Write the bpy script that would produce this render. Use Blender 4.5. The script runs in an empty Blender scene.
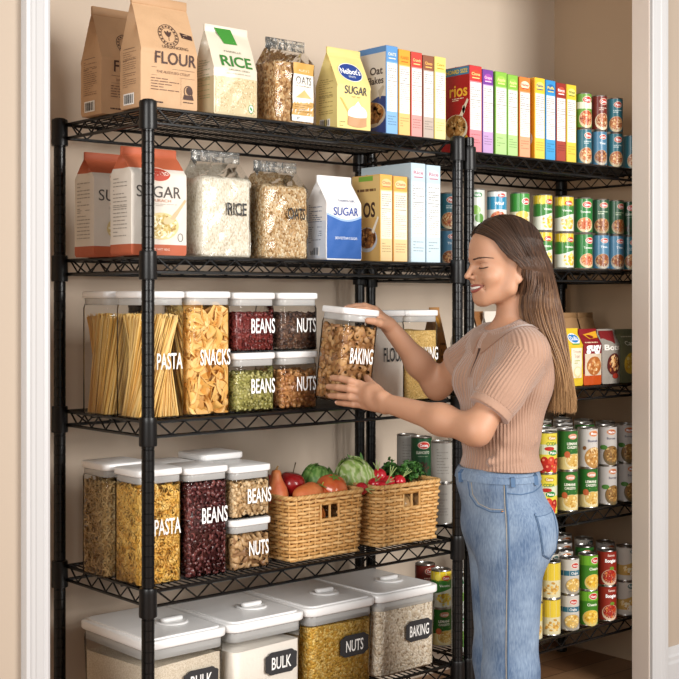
import bpy, math, random
import numpy as np
from mathutils import Vector, Matrix, Euler, noise

C = bpy.context.scene.collection
R = random.Random(7)
RN = np.random.default_rng(7)
PI = math.pi

# ------------------------------------------------------------------ camera
FPX = 1295.0
HOR = 300.0                      # image row of the horizon
TH = math.atan2(1499, 1295)
FW = (math.cos(TH), math.sin(TH)); RT = (FW[1], -FW[0])
CH = 1.35
_l, _d = (148-339.5)/FPX*3.2375, 3.2375
CX, CY = -(_l*RT[0]+_d*FW[0]), -(_l*RT[1]+_d*FW[1])
cam_d = bpy.data.cameras.new('camera'); cam = bpy.data.objects.new('camera', cam_d); C.objects.link(cam)
cam.location = (CX, CY, CH); cam.rotation_euler = (PI/2, 0, TH-PI/2)
cam_d.sensor_width = 36; cam_d.lens = FPX*36/679; cam_d.shift_y = (HOR-339.5)/679
cam_d.clip_start = .05
bpy.context.scene.camera = cam

def xa(px, Y):
    "world X of the point seen at column px on the plane Y"
    t = (px-339.5)/FPX; a = RT[0]-t*FW[0]; b = RT[1]-t*FW[1]
    return CX-(Y-CY)*b/a
def w2(l, d): return (CX+l*RT[0]+d*FW[0], CY+l*RT[1]+d*FW[1])

# ------------------------------------------------------------------ world, lights, exposure
sc = bpy.context.scene
sc.view_settings.view_transform = 'Standard'; sc.view_settings.look = 'None'
sc.view_settings.exposure = 0.0; sc.view_settings.gamma = 1; sc.view_settings.use_curve_mapping = False
sc.cycles.transparent_max_bounces = 32
sc.cycles.max_bounces = 10
w = bpy.data.worlds.new('world'); sc.world = w; w.use_nodes = True
w.node_tree.nodes['Background'].inputs[0].default_value = (1.0, .96, .92, 1)
w.node_tree.nodes['Background'].inputs[1].default_value = .44
def area(name, loc, target, size, power, col):
    l = bpy.data.lights.new(name, 'AREA'); l.shape = 'RECTANGLE'; l.size, l.size_y = size; l.energy = power; l.color = col
    o = bpy.data.objects.new(name, l); C.objects.link(o); o.location = loc
    o.rotation_euler = (Vector(target)-Vector(loc)).to_track_quat('-Z', 'Y').to_euler(); return o
area('key_light', (1.2, -4.05, 2.15), (.9, .2, 1.0), (1.7, 1.5), 190, (1, .97, .93))  # soft key lamp added out of frame; there is no window behind it
area('left_fill_light', (-3.0, -2.25, 1.9), (.8, .3, .8), (1.5, 1.5), 104, (1, .98, .95))  # unseen fill added to brighten the left faces of the jars

# ------------------------------------------------------------------ colour + materials
def lin(c):
    return tuple((v/12.92 if v <= .04045 else ((v+.055)/1.055)**2.4) for v in c)
def hx(s):
    s = s.lstrip('#'); return tuple(int(s[i:i+2], 16)/255 for i in (0, 2, 4))
def L4(s): return (*lin(hx(s)), 1)
MATS = {}
def mat(name, col='#888888', rough=.5, metal=0, spec=.5, bump=0, bscale=50, bdist=.01, var=None, vscale=8, sss=0, coat=0, sheen=0, bdetail=3):
    if name in MATS: return MATS[name]
    m = bpy.data.materials.new(name); m.use_nodes = True; nt = m.node_tree; b = nt.nodes['Principled BSDF']
    b.inputs['Base Color'].default_value = L4(col); b.inputs['Roughness'].default_value = rough
    b.inputs['Metallic'].default_value = metal; b.inputs['Specular IOR Level'].default_value = spec
    if coat: b.inputs['Coat Weight'].default_value = coat
    if sheen: b.inputs['Sheen Weight'].default_value = sheen
    if sss:
        b.inputs['Subsurface Weight'].default_value = sss
        b.inputs['Subsurface Radius'].default_value = (.012, .005, .003); b.inputs['Subsurface Scale'].default_value = 1
    if var or bump:
        tc = nt.nodes.new('ShaderNodeTexCoord')
    if var:
        n = nt.nodes.new('ShaderNodeTexNoise'); n.inputs['Scale'].default_value = vscale; n.inputs['Detail'].default_value = 4
        r = nt.nodes.new('ShaderNodeValToRGB'); r.color_ramp.elements[0].position = .35; r.color_ramp.elements[1].position = .65
        r.color_ramp.elements[0].color = L4(col); r.color_ramp.elements[1].color = L4(var)
        nt.links.new(tc.outputs['Object'], n.inputs['Vector']); nt.links.new(n.outputs['Fac'], r.inputs['Fac']); nt.links.new(r.outputs['Color'], b.inputs['Base Color'])
    if bump:
        n = nt.nodes.new('ShaderNodeTexNoise'); n.inputs['Scale'].default_value = bscale; n.inputs['Detail'].default_value = bdetail
        k = nt.nodes.new('ShaderNodeBump'); k.inputs['Strength'].default_value = bump; k.inputs['Distance'].default_value = bdist
        nt.links.new(tc.outputs['Object'], n.inputs['Vector']); nt.links.new(n.outputs['Fac'], k.inputs['Height']); nt.links.new(k.outputs['Normal'], b.inputs['Normal'])
    MATS[name] = m; return m
def print_mat(name, rough=.45, bump=0, bscale=40, spec=.4, bdist=.004):
    m = mat(name, '#ffffff', rough, spec=spec, bump=bump, bscale=bscale, bdist=bdist)
    if 'attr' not in m.node_tree.nodes:
        a = m.node_tree.nodes.new('ShaderNodeAttribute'); a.name = 'attr'; a.attribute_name = 'Col'
        m.node_tree.links.new(a.outputs['Color'], m.node_tree.nodes['Principled BSDF'].inputs['Base Color'])
    return m
def island_mat(name, cols, rough=.45, spec=.5, bump=0, bscale=300):
    "every separate piece of the mesh gets its own tone"
    if name in MATS: return MATS[name]
    m = mat(name, cols[0], rough, spec=spec, bump=bump, bscale=bscale, bdist=.002); nt = m.node_tree
    g = nt.nodes.new('ShaderNodeNewGeometry'); r = nt.nodes.new('ShaderNodeValToRGB'); r.color_ramp.interpolation = 'LINEAR'
    el = r.color_ramp.elements
    while len(el) < len(cols): el.new(.5)
    for i, c in enumerate(cols): el[i].position = i/max(1, len(cols)-1); el[i].color = L4(c)
    nt.links.new(g.outputs['Random Per Island'], r.inputs['Fac']); nt.links.new(r.outputs['Color'], nt.nodes['Principled BSDF'].inputs['Base Color'])
    return m
def grain_mat(name, cols, scale=180, bump=.6, rough=.7, stretch=(1, 1, 1), bdist=.003):
    if name in MATS: return MATS[name]
    m = mat(name, cols[0], rough, spec=.3); nt = m.node_tree; b = nt.nodes['Principled BSDF']
    tc = nt.nodes.new('ShaderNodeTexCoord'); mp = nt.nodes.new('ShaderNodeMapping'); mp.inputs['Scale'].default_value = stretch
    v = nt.nodes.new('ShaderNodeTexVoronoi'); v.inputs['Scale'].default_value = scale
    nt.links.new(tc.outputs['Object'], mp.inputs['Vector']); nt.links.new(mp.outputs['Vector'], v.inputs['Vector'])
    sp = nt.nodes.new('ShaderNodeSeparateColor'); nt.links.new(v.outputs['Color'], sp.inputs['Color'])
    r = nt.nodes.new('ShaderNodeValToRGB'); el = r.color_ramp.elements
    while len(el) < len(cols): el.new(.5)
    for i, c in enumerate(cols): el[i].position = i/max(1, len(cols)-1); el[i].color = L4(c)
    nt.links.new(sp.outputs[0], r.inputs['Fac']); nt.links.new(r.outputs['Color'], b.inputs['Base Color'])
    k = nt.nodes.new('ShaderNodeBump'); k.inputs['Strength'].default_value = bump; k.inputs['Distance'].default_value = bdist; k.invert = True
    nt.links.new(v.outputs['Distance'], k.inputs['Height']); nt.links.new(k.outputs['Normal'], b.inputs['Normal'])
    return m
def clear_mat(name, tint=(.97, .97, .96), rough=.06, ior=1.45, bump=0, bscale=20, milky=0, bdist=.01):
    if name in MATS: return MATS[name]
    m = bpy.data.materials.new(name); m.use_nodes = True; nt = m.node_tree; nt.nodes.clear()
    o = nt.nodes.new('ShaderNodeOutputMaterial'); t = nt.nodes.new('ShaderNodeBsdfTransparent'); g = nt.nodes.new('ShaderNodeBsdfGlossy')
    t.inputs['Color'].default_value = (*tint, 1); g.inputs['Roughness'].default_value = rough
    f = nt.nodes.new('ShaderNodeFresnel'); f.inputs['IOR'].default_value = ior; x = nt.nodes.new('ShaderNodeMixShader')
    nt.links.new(f.outputs[0], x.inputs[0]); nt.links.new(t.outputs[0], x.inputs[1]); nt.links.new(g.outputs[0], x.inputs[2])
    last = x
    if milky:
        d = nt.nodes.new('ShaderNodeBsdfDiffuse'); d.inputs['Color'].default_value = (.85, .84, .82, 1)
        y = nt.nodes.new('ShaderNodeMixShader'); y.inputs[0].default_value = milky
        nt.links.new(x.outputs[0], y.inputs[1]); nt.links.new(d.outputs[0], y.inputs[2]); last = y
    nt.links.new(last.outputs[0], o.inputs['Surface'])
    if bump:
        tc = nt.nodes.new('ShaderNodeTexCoord'); n = nt.nodes.new('ShaderNodeTexNoise'); n.inputs['Scale'].default_value = bscale
        k = nt.nodes.new('ShaderNodeBump'); k.inputs['Strength'].default_value = bump; k.inputs['Distance'].default_value = bdist
        nt.links.new(tc.outputs['Object'], n.inputs['Vector']); nt.links.new(n.outputs['Fac'], k.inputs['Height'])
        nt.links.new(k.outputs['Normal'], g.inputs['Normal']); nt.links.new(k.outputs['Normal'], f.inputs['Normal'])
    MATS[name] = m; return m

PAPER = print_mat('printed_paper', .42)
GLOSS = print_mat('printed_gloss', .28)
KRAFT = print_mat('crinkled_paper', .6, bump=.5, bscale=26, bdist=.006)
FOIL = print_mat('crinkled_film', .3, bump=.6, bscale=30, bdist=.006)

# ------------------------------------------------------------------ mesh building
class MB:
    def __init__(s): s.v = []; s.f = []; s.c = []; s.n = 0; s.mi = []
    def add(s, v, f, c=None, mi=0):
        v = np.asarray(v, float).reshape(-1, 3); s.v.append(v)
        n = s.n
        s.f += [tuple(int(i)+n for i in q) for q in f]; s.c += [c]*len(f); s.mi += [mi]*len(f); s.n += len(v)
    def mesh(s, name, mats, smooth=True, sharp=None):
        me = bpy.data.meshes.new(name)
        V = np.vstack(s.v) if s.v else np.zeros((0, 3))
        me.from_pydata(V.tolist(), [], s.f)
        for m in (mats if isinstance(mats, (list, tuple)) else [mats]): me.materials.append(m)
        if any(s.mi): me.polygons.foreach_set('material_index', s.mi)
        if any(c is not None for c in s.c):
            at = me.color_attributes.new('Col', 'FLOAT_COLOR', 'CORNER')
            buf = np.empty((len(me.loops), 4), 'f'); k = 0
            for q, c in zip(s.f, s.c):
                buf[k:k+len(q)] = (*lin(c if c is not None else (1, 1, 1)), 1); k += len(q)
            at.data.foreach_set('color', buf.ravel())
        if smooth:
            me.polygons.foreach_set('use_smooth', [True]*len(me.polygons))
            if sharp: me.set_sharp_from_angle(angle=math.radians(sharp))
        me.update(); return me
    def build(s, name, mats, parent=None, smooth=True, sharp=40, loc=None, rotz=0):
        o = bpy.data.objects.new(name, s.mesh(name, mats, smooth, sharp)); C.objects.link(o)
        if parent: o.parent = parent
        if loc: o.location = loc
        if rotz: o.rotation_euler = (0, 0, rotz)
        return o
def np_obj(name, V, F, mats, parent=None, smooth=True, sharp=None):
    "V (n,3); F (m,k) int array of equal-size faces"
    me = bpy.data.meshes.new(name); V = np.ascontiguousarray(V, 'f'); F = np.ascontiguousarray(F, 'i'); k = F.shape[1]
    me.vertices.add(len(V)); me.vertices.foreach_set('co', V.ravel())
    me.loops.add(F.size); me.loops.foreach_set('vertex_index', F.ravel())
    me.polygons.add(len(F)); me.polygons.foreach_set('loop_start', np.arange(0, F.size, k, dtype='i'))
    me.polygons.foreach_set('use_smooth', np.ones(len(F), bool) if smooth else np.zeros(len(F), bool))
    for m in (mats if isinstance(mats, (list, tuple)) else [mats]): me.materials.append(m)
    me.update(calc_edges=True); me.validate()
    if sharp: me.set_sharp_from_angle(angle=math.radians(sharp))
    o = bpy.data.objects.new(name, me); C.objects.link(o)
    if parent: o.parent = parent
    return o
def tag(o, label, cat, group=None, kind=None):
    o['label'] = label; o['category'] = cat
    if group: o['group'] = group
    if kind: o['kind'] = kind
    return o
def thing(name, label, cat, loc=(0, 0, 0), rotz=0, group=None):
    o = bpy.data.objects.new(name, None); C.objects.link(o); o.empty_display_size = .05
    o.location = loc; o.rotation_euler = (0, 0, rotz); return tag(o, label, cat, group)
def dup(root, loc, rotz=0, label=None, group=None):
    r = root.copy(); C.objects.link(r); r.location = loc; r.rotation_euler = (0, 0, rotz)
    if label: r['label'] = label
    if group: r['group'] = group
    for ch in list(root.children):
        c = ch.copy(); C.objects.link(c); c.parent = r
        for g in ch.children:
            d = g.copy(); C.objects.link(d); d.parent = c
    return r
def box(mb, x0, x1, y0, y1, z0, z1, c=None, mi=0):
    v = [(x, y, z) for z in (z0, z1) for y in (y0, y1) for x in (x0, x1)]
    mb.add(v, [(0, 2, 3, 1), (4, 5, 7, 6), (0, 1, 5, 4), (2, 6, 7, 3), (0, 4, 6, 2), (1, 3, 7, 5)], c, mi)
def rr(w, d, r, n=4, cx=0, cy=0):
    "rounded rectangle ring, counter-clockwise"
    r = max(min(r, w/2-1e-5, d/2-1e-5), 1e-5); p = []
    for sx, sy, a0 in ((1, -1, -PI/2), (1, 1, 0), (-1, 1, PI/2), (-1, -1, PI)):
        for i in range(n+1):
            a = a0+PI/2*i/n; p.append((cx+sx*(w/2-r)+r*math.cos(a), cy+sy*(d/2-r)+r*math.sin(a)))
    return p
def loft(mb, rings, cap0=True, cap1=True, c=None, closed=True, mi=0):
    n = len(rings[0]); V = [p for r in rings for p in r]; F = []
    for i in range(len(rings)-1):
        for j in range(n if closed else n-1):
            k = (j+1) % n; F.append((i*n+j, i*n+k, (i+1)*n+k, (i+1)*n+j))
    if cap0: F.append(tuple(range(n))[::-1])
    if cap1: F.append(tuple((len(rings)-1)*n+j for j in range(n)))
    mb.add(V, F, c, mi)
def rbox(mb, w, d, z0, z1, r=.004, bev=.003, n=4, cx=0, cy=0, c=None, mi=0, cap0=True, cap1=True):
    R_ = []
    for dz, ins in ((0, bev), (bev*.4, bev*.35), (bev, 0)):
        R_.append([(x, y, z0+dz) for x, y in rr(w-2*ins, d-2*ins, r, n, cx, cy)])
    for dz, ins in ((bev, 0), (bev*.4, bev*.35), (0, bev)):
        R_.append([(x, y, z1-dz) for x, y in rr(w-2*ins, d-2*ins, r, n, cx, cy)])
    loft(mb, R_, cap0, cap1, c, mi=mi)
def tube(mb, pts, r, n=6, cap=True, c=None, mi=0):
    pts = [Vector(p) for p in pts]; rs = r if isinstance(r, (list, tuple)) else [r]*len(pts); rings = []
    up = None
    for i, p in enumerate(pts):
        t = (pts[min(i+1, len(pts)-1)]-pts[max(i-1, 0)])
        if t.length < 1e-9: t = Vector((0, 0, 1))
        t.normalize()
        if up is None: up = Vector((0, 0, 1)) if abs(t.z) < .9 else Vector((1, 0, 0))
        a = (up-t*up.dot(t)); a = a.normalized() if a.length > 1e-6 else t.orthogonal().normalized()
        up = a; b = t.cross(a)
        rings.append([tuple(p+a*math.cos(2*PI*k/n)*rs[i]+b*math.sin(2*PI*k/n)*rs[i]) for k in range(n)])
    loft(mb, rings, cap, cap, c, mi=mi)
def lathe(mb, prof, n=24, cx=0, cy=0, c=None, cap0=True, cap1=True, mi=0):
    loft(mb, [[(cx+r*math.cos(2*PI*k/n), cy+r*math.sin(2*PI*k/n), z) for k in range(n)] for r, z in prof], cap0, cap1, c, mi=mi)
def ball(mb, c, rx, ry, rz, nu=16, nv=10, col=None, rot=None, f=None, mi=0):
    V = []; F = []
    for j in range(1, nv):
        for i in range(nu):
            a, b = 2*PI*i/nu, PI*j/nv; p = Vector((math.sin(b)*math.cos(a), math.sin(b)*math.sin(a), math.cos(b)))
            if f: p = p*f(p)
            p = Vector((p.x*rx, p.y*ry, p.z*rz)); V.append(p)
    k = f(Vector((0, 0, 1))) if f else 1; k2 = f(Vector((0, 0, -1))) if f else 1
    V += [Vector((0, 0, rz*k)), Vector((0, 0, -rz*k2))]; t, b_ = len(V)-2, len(V)-1
    for j in range(nv-2):
        for i in range(nu):
            i2 = (i+1) % nu; F.append((j*nu+i, (j+1)*nu+i, (j+1)*nu+i2, j*nu+i2))
    for i in range(nu):
        i2 = (i+1) % nu; F.append((t, i, i2)); F.append((b_, (nv-2)*nu+i2, (nv-2)*nu+i))
    if rot: V = [rot @ p for p in V]
    mb.add([tuple(p+Vector(c)) for p in V], F, col, mi)

# ------------------------------------------------------------------ printed artwork (flat shapes wrapped onto a surface)
TXT = {}
def text_mesh(s, bold=0):
    if (s, bold) in TXT: return TXT[(s, bold)]
    cu = bpy.data.curves.new('t', 'FONT'); cu.body = s; cu.size = 1; cu.resolution_u = 3; cu.offset = bold; cu.fill_mode = 'FRONT'
    ob = bpy.data.objects.new('t', cu); C.objects.link(ob)
    me = bpy.data.meshes.new_from_object(ob.evaluated_get(bpy.context.evaluated_depsgraph_get()))
    V = np.array([v.co[:2] for v in me.vertices]); F = [tuple(p.vertices) for p in me.polygons]
    bpy.data.objects.remove(ob); bpy.data.curves.remove(cu); bpy.data.meshes.remove(me)
    V[:, 0] -= V[:, 0].min(); h = V[:, 1].max()-0; V /= h
    TXT[(s, bold)] = (V, F, V[:, 0].max()); return TXT[(s, bold)]
class Art:
    def __init__(s): s.v = []; s.f = []; s.c = []
    def _add(s, V, F, c, l):
        n = len(s.v); s.v += [(x, y, l) for x, y in V]; s.f += [tuple(i+n for i in q) for q in F]
        s.c += [hx(c) if isinstance(c, str) else c]*len(F)
    def rect(s, x0, y0, x1, y1, c, l=1, nx=1, ny=1):
        V = [(x0+(x1-x0)*i/nx, y0+(y1-y0)*j/ny) for j in range(ny+1) for i in range(nx+1)]
        s._add(V, [(j*(nx+1)+i, j*(nx+1)+i+1, (j+1)*(nx+1)+i+1, (j+1)*(nx+1)+i) for j in range(ny) for i in range(nx)], c, l); return s
    def ell(s, cx, cy, rx, ry, c, l=2, n=20, rot=0):
        V = [(cx, cy)]
        ks = (.25, .5, .75, 1) if rx > .012 else (1,)
        for k in ks:
            for i in range(n):
                a = 2*PI*i/n; x, y = k*rx*math.cos(a), k*ry*math.sin(a); V.append((cx+x*math.cos(rot)-y*math.sin(rot), cy+x*math.sin(rot)+y*math.cos(rot)))
        F = [(0, 1+i, 1+(i+1) % n) for i in range(n)]+[(1+q*n+i, 1+n+q*n+i, 1+n+q*n+(i+1) % n, 1+q*n+(i+1) % n) for q in range(len(ks)-1) for i in range(n)]
        s._add(V, F, c, l); return s
    def ring(s, cx, cy, rx, ry, t, c, l=2, n=28, rot=0):
        V = []
        for k in (0, 1):
            for i in range(n):
                a = 2*PI*i/n; x, y = (rx-t*k)*math.cos(a), (ry-t*k)*math.sin(a); V.append((cx+x*math.cos(rot)-y*math.sin(rot), cy+x*math.sin(rot)+y*math.cos(rot)))
        s._add(V, [(i, (i+1) % n, n+(i+1) % n, n+i) for i in range(n)], c, l); return s
    def poly(s, pts, c, l=2): s._add(pts, [tuple(range(len(pts)))], c, l); return s
    def band(s, x0, x1, f0, f1, c, l=1, n=14):
        "area between two curves f0(x) and f1(x)"
        V = []; m = 8
        for i in range(n+1):
            x = x0+(x1-x0)*i/n; V += [(x, f0(x)+(f1(x)-f0(x))*j/m) for j in range(m+1)]
        k = m+1; s._add(V, [(k*i+j, k*i+k+j, k*i+k+j+1, k*i+j+1) for i in range(n) for j in range(m)], c, l); return s
    def text(s, t, cx, cy, h, c, l=3, w=None, bold=0, slant=0):
        V, F, tw = text_mesh(t, bold); k = h if w is None else w/tw
        X = (V[:, 0]-tw/2)*k; Y = (V[:, 1]-.5)*h; X = X+Y*slant
        s._add(list(zip((X+cx).tolist(), (Y+cy).tolist())), F, c, l); return s
    def lines(s, x0, y0, x1, y1, n, c, l=2, t=.35, seed=1):
        r = random.Random(seed); dy = (y1-y0)/n
        for i in range(n):
            y = y1-(i+.5)*dy; x = x0
            while x < x1-.002:
                ww = r.uniform(.08, .3)*(x1-x0); s.rect(x, y-dy*t/2, min(x+ww, x1), y+dy*t/2, c, l); x += ww+.04*(x1-x0)
                if r.random() < .12: break
        return s
    def bar(s, x0, y0, x1, y1, l=2, seed=3):
        s.rect(x0, y0, x1, y1, '#f4f2ee', l); r = random.Random(seed); x = x0+.08*(x1-x0)
        while x < x1-.08*(x1-x0):
            ww = r.uniform(.03, .08)*(x1-x0); s.rect(x, y0+.12*(y1-y0), x+ww, y1-.12*(y1-y0), '#2a2a2a', l+1); x += ww*r.uniform(1.6, 2.4)
        return s
    def food(s, cx, cy, rx, ry, cols, l=3, n=40, sz=.16, seed=5):
        r = random.Random(seed)
        for i in range(n):
            a = r.uniform(0, 2*PI); q = math.sqrt(r.random())*.9; c = r.choice(cols)
            s.ell(cx+rx*q*math.cos(a), cy+ry*q*math.sin(a), rx*sz*r.uniform(.6, 1.3), rx*sz*r.uniform(.4, .9), c, l+.3*(i % 3), n=7, rot=r.uniform(0, PI))
        return s
    def bowl(s, cx, cy, rx, ry, rim, cols, l=2, n=40, seed=5):
        s.ell(cx, cy-ry*.15, rx*1.15, ry*1.2, rim, l); s.ell(cx, cy, rx, ry, cols[0], l+.5); return s.food(cx, cy, rx, ry, cols, l+1, n, seed=seed)
    def build(s, name, fn, mt=None, parent=None, off=.0004, step=.00016):
        mb = MB(); mb.v = [np.array([fn(x, y, off+l*step) for x, y, l in s.v])]; mb.f = list(s.f); mb.c = list(s.c); mb.mi = [0]*len(s.f); mb.n = len(s.v)
        return mb.build(name, mt or PAPER, parent, smooth=False)
def front(w, d, h=0, cx=0):
    "printing on the side that faces -Y: x to the right, y up"
    return lambda x, y, o: (x+cx, -d/2-o, y)
def leftside(w, d): return lambda x, y, o: (-w/2-o, -x, y)
def rightside(w, d): return lambda x, y, o: (w/2+o, x, y)

# ------------------------------------------------------------------ room shell
def struct(name, mb, m, sharp=30, smooth=False):
    o = mb.build(name, m, None, smooth=smooth, sharp=sharp); o['kind'] = 'structure'; return o
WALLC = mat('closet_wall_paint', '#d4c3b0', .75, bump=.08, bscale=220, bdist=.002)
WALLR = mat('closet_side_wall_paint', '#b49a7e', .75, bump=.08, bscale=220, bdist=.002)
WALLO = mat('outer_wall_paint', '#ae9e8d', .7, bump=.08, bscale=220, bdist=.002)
TRIM = mat('white_trim_paint', '#c2c1c1', .35)
JAMBM = mat('jamb_paint', '#dccfc4', .5)
def wood_floor():
    m = mat('oak_floor', '#8a5f3d', .42); nt = m.node_tree; b = nt.nodes['Principled BSDF']
    tc = nt.nodes.new('ShaderNodeTexCoord'); mp = nt.nodes.new('ShaderNodeMapping')
    br = nt.nodes.new('ShaderNodeTexBrick'); br.inputs['Scale'].default_value = 1; br.inputs['Brick Width'].default_value = 1.3; br.inputs['Row Height'].default_value = .13
    br.inputs['Mortar Size'].default_value = .002; br.inputs['Color1'].default_value = L4('#a9825f'); br.inputs['Color2'].default_value = L4('#8d6444'); br.inputs['Mortar'].default_value = L4('#4a3020')
    n = nt.nodes.new('ShaderNodeTexNoise'); n.inputs['Scale'].default_value = 9; n.inputs['Detail'].default_value = 8
    mp.inputs['Scale'].default_value = (1, 14, 1)
    mx = nt.nodes.new('ShaderNodeMix'); mx.data_type = 'RGBA'; mx.blend_type = 'MULTIPLY'; mx.inputs[0].default_value = .5
    r = nt.nodes.new('ShaderNodeValToRGB'); r.color_ramp.elements[0].position = .3; r.color_ramp.elements[0].color = (.5, .42, .36, 1); r.color_ramp.elements[1].color = (1, 1, 1, 1)
    nt.links.new(tc.outputs['Object'], br.inputs['Vector']); nt.links.new(tc.outputs['Object'], mp.inputs['Vector']); nt.links.new(mp.outputs['Vector'], n.inputs['Vector'])
    nt.links.new(n.outputs['Fac'], r.inputs['Fac']); nt.links.new(br.outputs['Color'], mx.inputs[6]); nt.links.new(r.outputs['Color'], mx.inputs[7]); nt.links.new(mx.outputs[2], b.inputs['Base Color'])
    return m
FLX0, FLX1, FLY0, FLY1 = -2.6, 3.6, -3.4, .56
mb = MB(); box(mb, FLX0, FLX1, FLY0, .64, -.08, 0); struct('floor', mb, wood_floor())
YF, YB = -.12, -.05                                   # faces of the wall that holds the opening
OX0, OX1, OH = -.341, 1.923, 2.52                     # the opening
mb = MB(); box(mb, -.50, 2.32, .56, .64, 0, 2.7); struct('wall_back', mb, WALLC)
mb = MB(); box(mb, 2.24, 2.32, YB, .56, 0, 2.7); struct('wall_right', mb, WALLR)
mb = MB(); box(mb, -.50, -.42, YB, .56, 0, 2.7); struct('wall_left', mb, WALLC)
mb = MB(); box(mb, FLX0, OX0, YF, YB, 0, 2.7); box(mb, OX1, FLX1, YF, YB, 0, 2.7); box(mb, OX0, OX1, YF, YB, OH, 2.7); struct('wall_front', mb, WALLO)
mb = MB(); box(mb, -.50, 2.32, YB, .64, 2.7, 2.78); struct('ceiling', mb, mat('ceiling_paint', '#e8e2d8', .8))
def casing(name, x0, x1, inner_left):
    # stepped moulding profile, thin flat next to the opening, thicker back band outside
    mb = MB(); s = 1 if inner_left else -1; a = x0 if inner_left else x1; W_ = x1-x0
    prof = [(0, 0), (0, .011), (.10, .014), (.16, .0135), (.20, .011), (.28, .013), (.55, .017), (.62, .0195), (.80, .0215), (.86, .026), (1, .026), (1, 0)]
    for z0, z1 in ((0, OH+.07),):
        ring = [(a+s*u*W_, YF-t) for u, t in prof]
        if s < 0: ring = ring[::-1]
        loft(mb, [[(x, y, z) for x, y in ring][::-1] for z in (z0, z1)])
    return struct(name, mb, TRIM)
casing('trim_1', -.407, OX0-.0005, False)
casing('trim_2', OX1+.0005, OX1+.070, True)
mb = MB(); box(mb, OX0-.066, OX1+.07, YF-.024, YF-.0005, OH, OH+.07); struct('trim_3', mb, TRIM)
mb = MB(); box(mb, OX1-.004, OX1-.0002, YF+.0005, YB-.0005, 0, OH); struct('trim_4', mb, JAMBM)
mb = MB(); box(mb, OX0+.0002, OX0+.004, YF+.0005, YB-.0005, 0, OH); struct('trim_5', mb, JAMBM)
def baseboard(name, pts_a, pts_b, nrm):
    mb = MB(); prof = [(0, 0), (.016, 0), (.016, .095), (.013, .105), (.013, .118), (.009, .126), (.006, .146), (0, .15)]
    rings = [[(p[0]+nrm[0]*t, p[1]+nrm[1]*t, z) for t, z in prof] for p in (pts_a, pts_b)]
    loft(mb, rings); return struct(name, mb, TRIM)
baseboard('baseboard_right', (OX1+.072, YF-.0005), (FLX1, YF-.0005), (0, -1))
baseboard('baseboard_left', (FLX0, YF-.0005), (-.409, YF-.0005), (0, -1))

# ------------------------------------------------------------------ wire shelving
BLACK = mat('black_powder_coat', '#0c0b0b', .27, spec=.35, bump=.15, bscale=400, bdist=.001)
BLACKP = mat('black_collar_plastic', '#0d0c0c', .36, spec=.35)
def shelf_unit(name, label, X0, X1, D, levels, top, group):
    t = thing(name, label, 'shelving', ((X0+X1)/2, D/2, 0), 0, group)
    W = X1-X0
    for sx in (-1, 1):
        for sy in (-1, 1):
            mb = MB(); prof = [(.0, .03), (.016, .03)]; z = .05
            while z < top-.01:
                prof += [(.0165, z), (.0165, z+.0235), (.0153, z+.0245), (.0153, z+.0255)]; z += .0265
            prof += [(.0165, top-.006), (.013, top), (0, top)]
            lathe(mb, prof, 16, sx*W/2, sy*D/2, cap0=False, cap1=False); p = mb.build('post', BLACK, t, sharp=30)
            mb = MB(); lathe(mb, [(0, 0), (.02, 0), (.0225, .006), (.021, .016), (.010, .02), (.010, .04), (0, .04)], 16, sx*W/2, sy*D/2, cap0=False, cap1=False); mb.build('foot', BLACKP, p, sharp=30)
    for z in levels:
        mb = MB(); th = .042; tr, br = z-.0045, z-th
        hx_, hy = W/2-.012, D/2-.012
        for y in (-hy, hy):
            tube(mb, [(-hx_, y, tr), (hx_, y, tr)], .0050); tube(mb, [(-hx_, y, br), (hx_, y, br)], .0046)
            n = max(6, int(round(W/.043))); n += n % 2; a = .026
            xs = [-hx_+a+(2*hx_-2*a)*i/n for i in range(n+1)]
            tube(mb, [(x, y, (tr-.003) if i % 2 == 0 else (br+.003)) for i, x in enumerate(xs)], .0029)
        for x in (-hx_, hx_):
            tube(mb, [(x, -hy, tr), (x, hy, tr)], .0050); tube(mb, [(x, -hy, br), (x, hy, br)], .0046)
            n = 10; tube(mb, [(x, -hy+.03+(2*hy-.06)*i/n, (tr-.003) if i % 2 == 0 else (br+.003)) for i in range(n+1)], .0026)
        for y in (-hy*.36, hy*.36): tube(mb, [(-hx_, y, z-.0105), (hx_, y, z-.0105)], .0034)
        n = int(W/.0215)
        for i in range(1, n):
            x = -hx_+2*hx_*i/n; tube(mb, [(x, -hy, z-.0024), (x, hy, z-.0024)], .0021, 5)
        sh = mb.build('shelf', BLACK, t, sharp=30)
        for sx in (-1, 1):
            for sy in (-1, 1):
                mb = MB(); lathe(mb, [(.0172, z-.062), (.0225, z-.062), (.0232, z-.057), (.0222, z-.004), (.0226, z+.005), (.0212, z+.010), (.0172, z+.010)], 18, sx*W/2, sy*D/2)
                mb.build('collar', BLACKP, sh, sharp=30)
    return t
Z1, Z2, Z3, Z4, Z5 = 1.838, 1.463, 1.047, .620, .238
LW, DEP = 1.11, .45
shelf_unit('wire_shelving_unit', 'black wire shelving unit on the left holding jars, bags and two baskets', 0, LW, DEP, (Z1, Z2, Z3, Z4, Z5), 1.852, 'black wire shelving units')
R1, R2, R3, R4, R5 = 1.812, 1.455, 1.058, .640, .238
RX0, RX1 = 1.160, 2.15
shelf_unit('wire_shelving_unit', 'black wire shelving unit behind the woman, filled mostly with cans', RX0, RX1, DEP, (R1, R2, R3, R4, R5), 1.842, 'black wire shelving units')
EPS = .0006

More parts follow.
